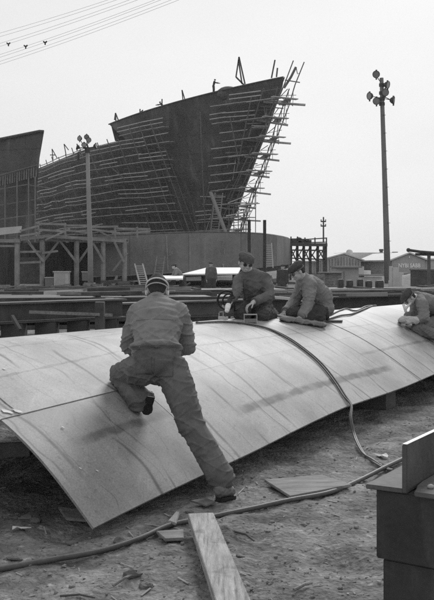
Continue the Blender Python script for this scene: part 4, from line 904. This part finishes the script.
def head_prims(b, c, f, u, neck):
    f = unit(f); u = V(u); u = (u-f*u.dot(f)).normalized(); x = f.cross(u); ax = (x, f, u); c = V(c)
    b.ell(c+u*.025-f*.012, (.075, .094, .088), ax); b.ell(c-u*.035+f*.028, (.056, .062, .075), ax); b.ell(c-u*.085+f*.055, (.03, .028, .022), ax)
    b.ell(c+f*.083-u*.004, (.012, .014, .028), ax); b.ell(c+f*.096-u*.025, (.015, .016, .012), ax); b.ell(c+f*.078+u*.022, (.05, .016, .012), ax)
    for s_ in (1, -1): b.ell(c+x*s_*.077-f*.01-u*.012, (.010, .020, .032), ax); b.ell(c+x*s_*.038+f*.066-u*.028, (.02, .02, .02), ax)
    b.ell(c+f*.088-u*.058, (.022, .010, .005), ax); b.ell(c+f*.086-u*.067, (.018, .010, .006), ax)
    b.caps(c-u*.05-f*.02, V(neck), .055, .062, 12); return f, u, x
def torso(b, pel, che, nk, sl, sr, wh, dh, wc, dc):
    """stack of ellipsoids from hips to shoulders"""
    pel = V(pel); che = V(che); nk = V(nk); xw = (V(sl)-V(sr)).normalized()
    for i in range(9):
        t = i/8; p = pel*(1-t)**2+2*(1-t)*t*(che*1.5-(pel+nk)*.25)+nk*t**2 if False else (pel.lerp(che, t/.6) if t < .6 else che.lerp(nk, (t-.6)/.4*.75))
        tn = (che-pel if t < .6 else nk-che).normalized(); d = xw.cross(tn).normalized(); x2 = tn.cross(d)
        w_ = interp(t, [0,.25,.6,.85,1], [wh, wh*.92, wc, wc*.86, wc*.5]); d_ = interp(t, [0,.25,.6,.85,1], [dh, dh*.95, dc, dc*.85, dc*.6])
        b.ell(p, (w_, d_, .10), (x2, d, tn), 18, 10)
def limb(b, pts, rs): b.chain(pts, rs, 14)
def project_patch(name, target, c, nrm, up, wd, ht, m, parent, off=.006, n=8, th=.004):
    """cloth patch (pocket, strap) laid on a garment"""
    og = origin(parent); bv = BVHTree.FromPolygons([v.co for v in target.data.vertices], [p.vertices[:] for p in target.data.polygons])
    c = V(c)-og; nrm = unit(nrm); up = V(up); up = (up-nrm*up.dot(nrm)).normalized(); x = up.cross(nrm); rows = []
    for i in range(n+1):
        r = []
        for j in range(n+1):
            o_ = c+x*wd*(j/n-.5)+up*ht*(i/n-.5)+nrm*.3; h = bv.ray_cast(o_, -nrm)
            r.append((h[0] if h[0] is not None else o_-nrm*.3)+nrm*off+og)
        rows.append(r)
    b = MB(); b.grid(rows, thick=th); return b.build(name, m, parent, smooth=True)
def worker(loc, label, J, head, hands=None, jm=None, tm=None, vox=.011, fold=.012, hat='cap', wj=(.185,.125,.215,.135), group=None, goggles=True, fs=(7,7,15), boots=None, body_vox=.006, cap_m=None, jr=1.0, hem=None, fold2=None, leg=(.125,.112,.092,.086,.082)):
    """J: joints pel che nk sl sr el er wl wr hl hr kl kr al ar (world). head: (centre, facing, up)"""
    R_ = root('person', loc, label, 'person', group); jm = jm or DENIM; tm = tm or TROU
    J = {k: V(v) for k, v in J.items()}
    b = MB(); f, u, x = head_prims(b, *head, J['nk'])
    torso(b, J['pel'], J['che'], J['nk'], J['sl'], J['sr'], .14, .095, .165, .105)
    for s_ in 'lr':
        limb(b, [J['s'+s_], J['e'+s_], J['w'+s_]], [.055, .042, .030]); limb(b, [J['h'+s_], J['k'+s_], J['a'+s_]], [.085, .055, .038])
        b.caps(J['nk'], J['s'+s_], .06, .055)
        if hands: hand_prims(b, J['w'+s_], *hands[s_])
    body = b.build('body', SKIN, R_, remesh=body_vox, sm=2)
    # jacket
    b = MB(); pj = J['pel'].lerp(J['che'], .12)
    torso(b, pj, J['che'], J['nk'], J['sl'], J['sr'], *wj)
    for s_ in 'lr':
        W_ = J['e'+s_].lerp(J['w'+s_], .9)
        mid = J['s'+s_].lerp(J['e'+s_], .5)
        limb(b, [J['s'+s_], mid, J['e'+s_], W_], [.082*jr, .076*jr, .066*jr, .050*jr]); b.caps(J['nk'].lerp(J['che'], .15), J['s'+s_], .085*jr, .082*jr, 14)
    if hem: hem(b, J)
    jk = b.build('jacket', jm, R_, remesh=vox, sm=5, fold=(fold, [(J['el'], .10), (J['er'], .10), (J['sl']-V((0,0,.08)), .13), (J['sr']-V((0,0,.08)), .13), (pj, .22)], fs))
    b = MB(); nd = (V(head[0])-J['nk']).normalized(); b.lathe(J['nk']-nd*.035, nd, [(0, .085), (.03, .082), (.06, .07), (.062, .06), (.02, .06)], 16); b.build('collar', jm, R_, smooth=True)
    for s_ in 'lr':
        d_ = (J['w'+s_]-J['e'+s_]).normalized(); b = MB(); b.lathe(J['w'+s_]-d_*.055, d_, [(0, .052*jr), (.015, .056*jr), (.045, .054*jr), (.05, .045*jr), (.01, .040*jr)], 14); b.build('cuff', jm, R_, smooth=True)
    # trousers
    b = MB(); xw = (J['hl']-J['hr']).normalized(); up = (J['che']-J['pel']).normalized(); dd = xw.cross(up)
    b.ell(J['pel'], (.185, .135, .14), (xw, dd, up), 18, 10); b.ell((J['hl']+J['hr'])/2, (.185, .135, .11), (xw, dd, up), 18, 10)
    for s_ in 'lr':
        h, k, a = J['h'+s_], J['k'+s_], J['a'+s_]; m1_ = h.lerp(k, .5); m2_ = k.lerp(a, .5); e_ = k.lerp(a, .93)
        limb(b, [h, m1_, k, m2_, e_], leg)
    tr_ = b.build('trousers', tm, R_, remesh=vox, sm=5, fold=(fold2 or fold, [(J['kl'], .2), (J['kr'], .2), (J['hl'], .15), (J['hr'], .15), (J['al'], .13), (J['ar'], .13)], fs))
    # boots: (heel, toe, down)
    if boots:
        for s_ in 'lr':
            he, to, dn = (V(q) for q in boots[s_]); dn.normalize(); an = J['a'+s_]; fw = (to-he).normalized(); sd_ = fw.cross(dn).normalized(); up_ = -dn
            b = MB(); b.caps(he+up_*.04, he.lerp(to, .45)+up_*.045, .042, .044); b.caps(he.lerp(to, .45)+up_*.045, to-fw*.04+up_*.035, .045, .036); b.caps(he.lerp(to, .7)+up_*.035+sd_*.012, he.lerp(to, .7)+up_*.035-sd_*.012, .035, .035)
            b.caps(he+up_*.05, an+(an-J['k'+s_]).normalized()*-.06, .045, .05)
            bt = b.build('boot', LEATHER, R_, remesh=.008, sm=3, fold=(.004, [(he, .2)], (20,20,20)))
            b = MB(); pts = [(-.03,.0),(-.02,.028),(.03,.034),(.10,.032),(.17,.043),(.22,.042),(.265,.02),(.272,0)]; Lf = (to-he).length
            pol = [he+fw*(px_*Lf/.26)+sd_*py_+up_*.004 for px_, py_ in pts]+[he+fw*(px_*Lf/.26)-sd_*py_+up_*.004 for px_, py_ in reversed(pts[1:-1])]
            b.prism(pol, dn*.022); b.box(he+fw*.012+dn*.022, (.06,.06,.014), (fw, sd_, up_)); b.build('boot_sole', BLACK, bt)
    # hair, hat, goggles, face
    c = V(head[0])
    b = MB(); b.ell(c+u*.028-f*.022, (.079, .092, .085), (x, f, u), 18, 12); b.ell(c-u*.02-f*.05, (.062, .05, .055), (x, f, u)); hair = b.build('hair', HAIR, R_, smooth=True)
    if hat == 'cap':
        cm = cap_m or DARKC; b = MB(); b.ell(c+u*.068-f*.008, (.098, .122, .048), (x, unit(f+u*-.12), unit(u+f*.12)), 20, 10); b.ell(c+u*.045-f*.005, (.084, .104, .05), (x, f, u), 20, 10)
        for k in range(7):
            a = (k-3)*.3; b.ell(c+u*.048+f*(.095*math.cos(a)+.015)+x*.075*math.sin(a), (.02, .03, .008), (x, unit(f-u*.35), unit(u+f*.35)), 8, 6)
        b.build('flat_cap', cm, R_, remesh=.007, sm=3, fold=(.004, [(c+u*.08, .1)], (18,18,18)))
    elif hat == 'beret':
        b = MB(); b.ell(c+u*.055-f*.012, (.086, .102, .065), (x, f, u), 20, 12); b.ell(c+u*.095-f*.02, (.06, .07, .035), (x, f, u)); b.build('knitted_cap', cap_m or DARKC, R_, remesh=.007, sm=2, fold=(.003, [(c, .2)], (30,30,30)))
    for s_ in (1, -1):
        b = MB(); b.ell(c+x*s_*.031+f*.078+u*.002, (.013, .009, .009), (x, f, u), 10, 7); b.build('eye', GLASS, body, smooth=True)
    if goggles:
        for s_ in (1, -1):
            b = MB(); b.lathe(c+x*s_*.034+f*.072+u*.004, f+x*s_*.15, [(0, .026), (.014, .025), (.017, .021), (.014, .019)], 14); g = b.build('goggle_cup', DARK2, R_, smooth=True)
            b = MB(); b.lathe(c+x*s_*.034+f*.085+u*.004+x*s_*.003, f+x*s_*.15, [(0, .019), (.003, .018)], 12); b.build('goggle_lens', GLASS, g)
        b = MB()
        for lev, th in ((0.02, .010),) if hat != 'beret' else ():
            pts = [c+x*math.cos(a)*.083+f*(math.sin(a)*.098-.01)+u*lev for a in frange(math.radians(20), math.radians(-200), 20)]
            b.tube(pts, th, 6)
        if b.v: b.build('goggle_strap', DARK2, R_, smooth=True)
    return R_, body, jk, tr_, (f, u, x, c)
# ---- front worker, seen from behind, one knee on the panel
def onpan(px, py, r=0):
    u_, s_ = hit(px, py); return PS(u_, s_)+PN(u_, s_)*r
zb = onpan(143, 416)
Jf = dict(pel=(-.47, 6.40, .98), che=(-.48, 6.68, 1.24), nk=(-.495, 6.86, 1.405), sl=(-.645, 6.76, 1.30), sr=(-.305, 6.76, 1.30),
          el=(-.725, 6.82, 1.03), er=(-.245, 6.82, 1.03), wl=(-.62, 7.04, .975), wr=(-.32, 7.04, .975),
          hl=(-.57, 6.43, .90), hr=(-.345, 6.42, .89), kl=(-.78, 6.78, .80), kr=(-.19, 6.24, .50), al=at(141,401,6.46), ar=(.045, 6.08, .12))
hl_ = at(150, 398, 6.42); tl_ = onpan(144, 417, .03)
fwk, body, jk, trs, (f, u, x, hc) = worker((.05, 6.1, 0), 'worker seen from behind in creased work clothes, one knee on the panel', Jf,
    ((-.50, 6.965, 1.485), (-.02, .92, -.45), (0, .35, .9)),
    hands=dict(l=((.6,.75,-.25), (0,.2,-1), .5, -1), r=((-.6,.75,-.25), (0,.2,-1), .5, 1)), jm=mat('worn_denim_jacket', .2, .92, .3, 6, .55, 240, spec=.1, fine=150, bdist=.003), vox=.0072, fold=.0140, hat='beret',
    wj=(.20,.14,.225,.145), fold2=.011, leg=(.13,.118,.10,.095,.10), hem=lambda b, J: b.ell((-.47, 6.42, 1.06), (.215,.15,.05), (V((1,0,0)), V((0,.9,-.4)), V((0,.4,.9)))), boots=dict(l=(hl_, tl_, (.25,-.95,-.1)), r=((.02, 6.02, gz(.02,6.02)+.035), (.125, 6.15, gz(.12,6.15)+.03), (0,0,-1))), fs=(5,6,11), body_vox=.0055, jr=1.05)
# bands round the back of his head
for lev, bk, r_, m_ in ((.060, .0, .007, WHITE), (.034, .0, .005, LIGHTG)):
    b = MB(); pts = [hc+x*math.cos(a)*(.093)+f*(math.sin(a)*.112-.012)+u*(lev+(.03 if lev > .05 else .012)*(-math.sin(a)) - .035) for a in frange(math.radians(10), math.radians(-190), 24)]
    b.tube(pts, r_, 7); b.build('goggle_strap', m_, fwk, smooth=True)
for s_ in (1,-1):
    b = MB(); b.ell(hc+x*s_*.090-u*.022+f*.005, (.010,.020,.028), (x, f, u)); b.build('ear_pad', WHITE, fwk, smooth=True)
project_patch('back_pocket', trs, (-.40, 6.25, .93), (.1,-1,.25), (0.05,0,1), .14, .13, TROU, fwk, .005)
project_patch('back_pocket', trs, (-.56, 6.27, .94), (-.2,-1,.25), (-.05,0,1), .13, .12, TROU, fwk, .003)
project_patch('waistband', jk, (-.47, 6.3, 1.075), (0,-1,.1), (0,0,1), .36, .035, mat('waistband_cloth', .15, .9, .3, 10, .5, 200), fwk, .004, 14)
project_patch('yoke_seam', jk, (-.48, 6.5, 1.28), (0,-1,.35), (0,.3,1), .40, .006, DARK2, fwk, .001, 18, .001)
# ---- kneeling worker with the air tool
SH = .28
g0 = onpan(250, 319)
Yk = 10.1
Jk = dict(pel=at(259,305,10.25), che=at(254,286,10.10), nk=at(249,272,10.03), sl=at(265,279,10.1), sr=at(240,280,9.98), el=at(270,295,9.95), er=at(236,294,9.85), wl=at(254,302,9.72), wr=at(231,301,9.72),
          hl=at(264,308,10.3), hr=at(253,308,10.15), kl=at(262,314.5,9.85), kr=at(241,314.5,9.85), al=at(273,314.5,10.35), ar=at(262,315,10.35))
kw, *_r = worker(g0, 'flat-capped worker in dark jacket kneeling upright on the panel with an air tool', Jk, (at(245.5,262.5,9.95), (.32,-.85,-.42), (.25,-.4,1)),
    hands=dict(l=((-.75,-.4,-.4), (0,-.2,-1), .7, 1), r=((-.35,-.4,-.75), (-.4,-.3,0), 1.0, -1)), jm=DARK2, tm=DARKC, vox=.011, fold=.013, cap_m=mat('tweed_cap', .075, .95, .3, 20, .4, 100), wj=(.19,.14,.205,.14), boots=dict(l=(at(272,312,10.42), at(273,316,10.25), (.9,.3,0)), r=(at(262,312,10.42), at(263,317,10.25), (.9,.3,0))))
b = MB(); b.tube([at(243.6,279,9.86), at(244.5,290,9.88), at(245,300,9.90)], .010, 6); b.build('jacket_lapel', DARKC, kw, smooth=True)
# pneumatic tool in his hand
tl = root('air_tool', at(229,308,9.65), 'bright pneumatic caulking tool held on the panel by the kneeling worker', 'air tool')
b = MB(); tp0 = at(226.5,312.5,9.55); tp1 = at(230,299,9.7); b.caps(tp0.lerp(tp1,.15), tp0.lerp(tp1,.5), .028, .034, 12); b.build('tool_barrel', mat('bright_metal', .75, .35, .1, 5, .05, metal=.0, spec=.7), tl, smooth=True)
b = MB(); b.caps(tp0.lerp(tp1,.5), tp1, .028, .030, 12); b.caps(tp1, tp1+V((.05,0,.02)), .02, .016, 8); b.build('tool_handle', STEEL2, tl, smooth=True)
b = MB(); b.tube([tp0.lerp(tp1,.15), onpan(225,317,.01)], .011, 8); b.build('chisel', STEEL, tl, smooth=True)
b = MB(); cc = at(226.5,300,9.68); b.tube(smoothpath([tp1]+[cc+V((math.cos(a)*.105, .03*math.sin(a*2), math.sin(a)*.11)) for a in frange(math.radians(50), math.radians(330), 12)]+[onpan(236,318,.012), onpan(250,321,.014)], 4), .0135, 8); b.build('tool_hose', BLACK, tl, smooth=True)
b = MB(); pts = [cc+V((.03+math.cos(a)*.075, .04, -.01+math.sin(a)*.08)) for a in frange(0, 6.283, 20)]; b.tube(pts, .01, 7); b.build('tool_hose', BLACK, tl, smooth=True)
# steel frames lying on the panel by his knee
def openframe(c, wd, ht, dp, m, label, name):
    r = root(name, c, label, name.replace('_', ' ')); c = V(c); b = MB(); t = .008
    b.box(c+V((0,0,ht*.22)), (wd, dp, ht*.44)); b.build('lower_box', m, r, bevel=.004)
    b = MB(); b.bar(c+V((-wd/2,-dp/2,0)), c+V((-wd/2,-dp/2,ht)), t); b.bar(c+V((wd/2,-dp/2,0)), c+V((wd/2,-dp/2,ht)), t); b.bar(c+V((-wd/2-.005,-dp/2,ht)), c+V((wd/2+.005,-dp/2,ht)), t); b.bar(c+V((-wd/2,dp/2,ht)), c+V((wd/2,dp/2,ht)), t); b.bar(c+V((-wd/2,-dp/2,ht)), c+V((-wd/2,dp/2,ht)), t); b.bar(c+V((wd/2,-dp/2,ht)), c+V((wd/2,dp/2,ht)), t)
    b.build('top_frame', LIGHTG, r)
openframe(onpan(250.5,322.5,.0), .15, .095, .1, MIDG, 'small open metal box standing on the panel before the kneeling worker', 'metal_box')
b = MB(); c0 = onpan(223,317,.02); b.box(c0, (.12,.06,.03)); b.bar(c0+V((-.05,0,0)), c0+V((-.05,0,.075)), .01); b.bar(c0+V((.0,0,0)), c0+V((.0,.0,.08)), .01); b.bar(c0+V((-.055,0,.07)), c0+V((0,0,.075)), .01); b.bar(onpan(231,317.5,.02), onpan(240,319,.02), .018); tag(b.build('clamp_tool', LIGHTG, loc=c0), 'small metal clamp lying at the tip of the air tool', 'clamp')
# ---- crouched worker, side view facing left
SH = .36
Jc = dict(pel=at(319,308,10.65), che=at(314,290,10.55), nk=at(303,278.5,10.42), sl=at(310,285,10.33), sr=at(303,284,10.66), el=at(308,303.5,10.22), er=at(295,301,10.55), wl=at(301.5,317,10.02), wr=at(285,312,10.28),
          hl=at(319,312,10.5), hr=at(319,310,10.75), kl=at(293,315,10.22), kr=at(291,313,10.52), al=at(322,317,10.42), ar=at(322,315,10.75))
g1 = onpan(305,321)
def chem(b, J): b.ell(at(319,300,10.6), (.19,.17,.22)); b.ell(at(321,308,10.6), (.18,.17,.14))
cw, *_r = worker(g1, 'worker in bulky creased jacket crouching sideways on the panel with head bent down', Jc, (at(297,271.5,10.36), (-.80,-.28,-.52), (-.45,-.1,1)),
    hands=dict(l=((-.85,-.2,-.28), (-.2,.1,-1), .5, -1), r=((-.6,-.5,-.45), (.2,.1,-1), .7, 1)), jm=mat('worn_jacket', .21, .92, .35, 7, .5, 220, spec=.1, fine=140, bdist=.003), tm=DARKC, vox=.011, fold=.015, wj=(.18,.16,.20,.165), jr=1.12, hem=chem, cap_m=DARKC,
    boots=dict(l=(at(326,314,10.45), at(327,320,10.4), (1,0,.1)), r=(at(327,313,10.75), at(328,318,10.7), (1,0,.1))))
b = MB(); p0 = onpan(284,321.5,.035); p1 = onpan(321,327,.035)
b.box(p0.lerp(p1,.5), ((p1-p0).length, .17, .05), ((p1-p0).normalized(), (V((0,0,1)).cross((p1-p0).normalized())).normalized(), V((0,0,1))))
for k in range(6): b.ell(p0.lerp(p1, k/5), (.06,.085,.032))
tag(b.build('kneeling_pad', mat('sack_cloth', .2, .95, .3, 9, .5, 120), remesh=.01, sm=4, fold=(.01, [(p0,.3),(p1,.3)], (9,9,9)), loc=onpan(300,324)), 'rolled sack pad lying in front of the crouched worker', 'pad')
b = MB(); p0 = onpan(322,322,.01); p1 = onpan(342,322,.01); b.prism([p0+V((0,-.04,0)), p1+V((0,-.03,0)), p1+V((.02,.08,0)), p0+V((0,.12,0))], V((0,0,.015))); tag(b.build('flat_bar', RUST, loc=p0), 'dark flat piece lying behind the crouched worker', 'plate')
b = MB(); b.tube([onpan(276,318,.03), onpan(292,320,.03)], .014, 8); b.tube([onpan(270,316,.03), onpan(277,318,.03)], .022, 8); tag(b.build('hand_tool', LIGHTG, smooth=True, loc=onpan(280,318)), 'bright hand tool held on the panel by the crouched worker', 'tool')
# ---- far right worker
SH = .25
Jr = dict(pel=at(444,316,12.35), che=at(431,305,12.15), nk=at(416.5,297,11.98), sl=at(422,304,11.78), sr=at(417,301,12.18), el=at(425,318,11.62), er=at(414,315,12.0), wl=at(413,321,11.6), wr=at(407,316,11.85),
          hl=at(441,322,12.15), hr=at(441,320,12.45), kl=at(417,329,11.62), kr=at(420,322,12.15), al=at(440,337,11.5), ar=at(444,330,12.0))
g2 = onpan(425,333)
rw, *_r = worker(g2, 'worker at the right edge bent low over his hands on the panel', Jr, (at(409,298,11.86), (-.62,-.22,-.75), (-.75,-.1,.65)),
    hands=dict(l=((-.9,-.1,-.1), (0,.2,-1), .5, -1), r=((-.8,-.3,-.4), (.1,.1,-1), .7, 1)), jm=mat('grey_jacket', .19, .92, .3, 7, .5, 220, spec=.1, fine=140, bdist=.003), tm=mat('pale_trousers', .15, .92, .3, 7, .5, 220, spec=.1, fine=140, bdist=.003), vox=.012, fold=.014, wj=(.19,.15,.21,.155), jr=1.1, cap_m=DARKC,
    boots=dict(l=(at(443,336,11.5), at(449,342,11.4), (0.3,-.3,-.8)), r=(at(447,330,12), at(452,334,11.95), (.3,-.3,-.8))))
for k, (a_, c_, rr) in enumerate(((at(413.5,320.5,11.55), at(403,319.5,11.58), .055),)):
    b = MB(); b.caps(a_+V((.03,0,0)), c_, rr, .05, 12); b.caps(c_, onpan(399,322,.03), .048, .03, 10); b.caps(a_.lerp(c_,.5)+V((0,-.02,-.03)), onpan(406,326,.04), .04, .03, 10)
    b.build('work_glove', mat('pale_leather', .45, .85, .15, 8, .4, 90), rw, remesh=.008, sm=3, fold=(.006, [(a_,.2)], (12,12,12)))
b = MB(); b.tube([at(405,310,11.7), at(408,306,11.75), at(411,303,11.8)], .018, 8); b.tube([at(403.5,304,11.75), at(406,312,11.7)], .02, 8); tag(b.build('marking_tool', WHITE, smooth=True, loc=at(405,312,11.7)), 'small bright tool held under the chin of the right-hand worker', 'tool')
# ---- small distant figures
SH = 0
def standing(loc, label, Hs=1.72, face=(0,-1,0), jm=DARK2, tm=DARKC, bend=0, arm=0, hat='cap', vox=.035, group=None):
    loc = V(loc); f = unit(face); x = f.cross(V((0,0,1))); k = Hs/1.72; Z = V((0,0,1))
    pel = loc+Z*.95*k; ln = unit(Z*math.cos(bend)+f*math.sin(bend)); che = pel+ln*.30*k; nk = pel+ln*.52*k; hc = pel+ln*.66*k+f*.02
    J = dict(pel=pel, che=che, nk=nk); hs = {}
    for s_, g in (('l', -1), ('r', 1)):
        J['s'+s_] = pel+ln*.47*k+x*g*.18; J['e'+s_] = J['s'+s_]-Z*.26*math.cos(arm)+f*.26*math.sin(arm)+x*g*.05+f*.03; J['w'+s_] = J['e'+s_]-Z*.24*math.cos(arm*1.6)+f*(.24*math.sin(arm*1.6)+.03)
        J['h'+s_] = loc+Z*.9*k+x*g*.10; J['k'+s_] = loc+Z*.48*k+x*g*.13+f*.04; J['a'+s_] = loc+Z*.1*k+x*g*.14; hs[s_] = (J['w'+s_]-J['e'+s_], -x*g, .5, g)
    bt = {s_: (J['a'+s_]-Z*.06-f*.06, J['a'+s_]-Z*.07+f*.16, (0,0,-1)) for s_ in 'lr'}
    return worker(loc, label, J, (hc, unit(f-Z*.15*bend), ln), hands=hs, jm=jm, tm=tm, vox=vox, fold=.006, hat=hat, goggles=False, boots=bt, body_vox=.012, group=group)
p = at(211, 262, 38); standing((p.x, 38, 0), 'distant man standing in front of the white canvas roof', face=(.3,-1,0))
p = at(283, 262, 34); standing((p.x, 34, 0), 'distant man standing between the two middle workers', 1.62, face=(-.6,-1,0), jm=DARKC)
p = at(182.5, 262, 38); standing((p.x, 38, 0), 'distant man in pale jacket bending just above the front worker', 1.75, face=(-1,-.3,0), jm=MIDG, bend=.6, arm=.4)
p = hp(9.0, zdeck(9)-.35, 1); q = at(213.5, 94, p.y+1.2); standing(q, 'workman standing silhouetted on the forecastle of the ship', 1.75, face=(1,-.4,0), jm=STEEL2, tm=STEEL2, bend=.25, arm=.9, vox=.05)
p = hp(16.5, zdeck(16.5)-.35, 1); q = at(163, 113, p.y+1.2); standing(q, 'workman crouching low on the forecastle left of the standing one', 1.5, face=(-1,-.4,0), jm=STEEL2, tm=STEEL2, bend=.7, arm=.9, vox=.05)
q = at(78, 162, 112); standing(q, 'tiny figure on the main deck beside the left lamp mast', 1.6, face=(1,-.4,0), jm=STEEL2, tm=STEEL2, bend=.3, arm=.5, vox=.05)

# ---------------------------------------------------------------- haze
SH = 0
b = MB(); b.box((0, 300, 59), (1400, 800, 122)); hz_ = b.build('haze', mat('haze_air', .9, .9, 0, 1, 0))
hm = bpy.data.materials.new('haze_volume'); hm.use_nodes = True; hn = hm.node_tree.nodes; hn.clear(); ho = hn.new('ShaderNodeOutputMaterial'); hv = hn.new('ShaderNodeVolumePrincipled')
hv.inputs['Color'].default_value = (.99,.99,.99,1); hv.inputs['Density'].default_value = .0004; hm.node_tree.links.new(hv.outputs[0], ho.inputs['Volume']); hz_.data.materials.clear(); hz_.data.materials.append(hm)
tag(hz_, 'thin pale haze over the shipyard', None, None, 'stuff')
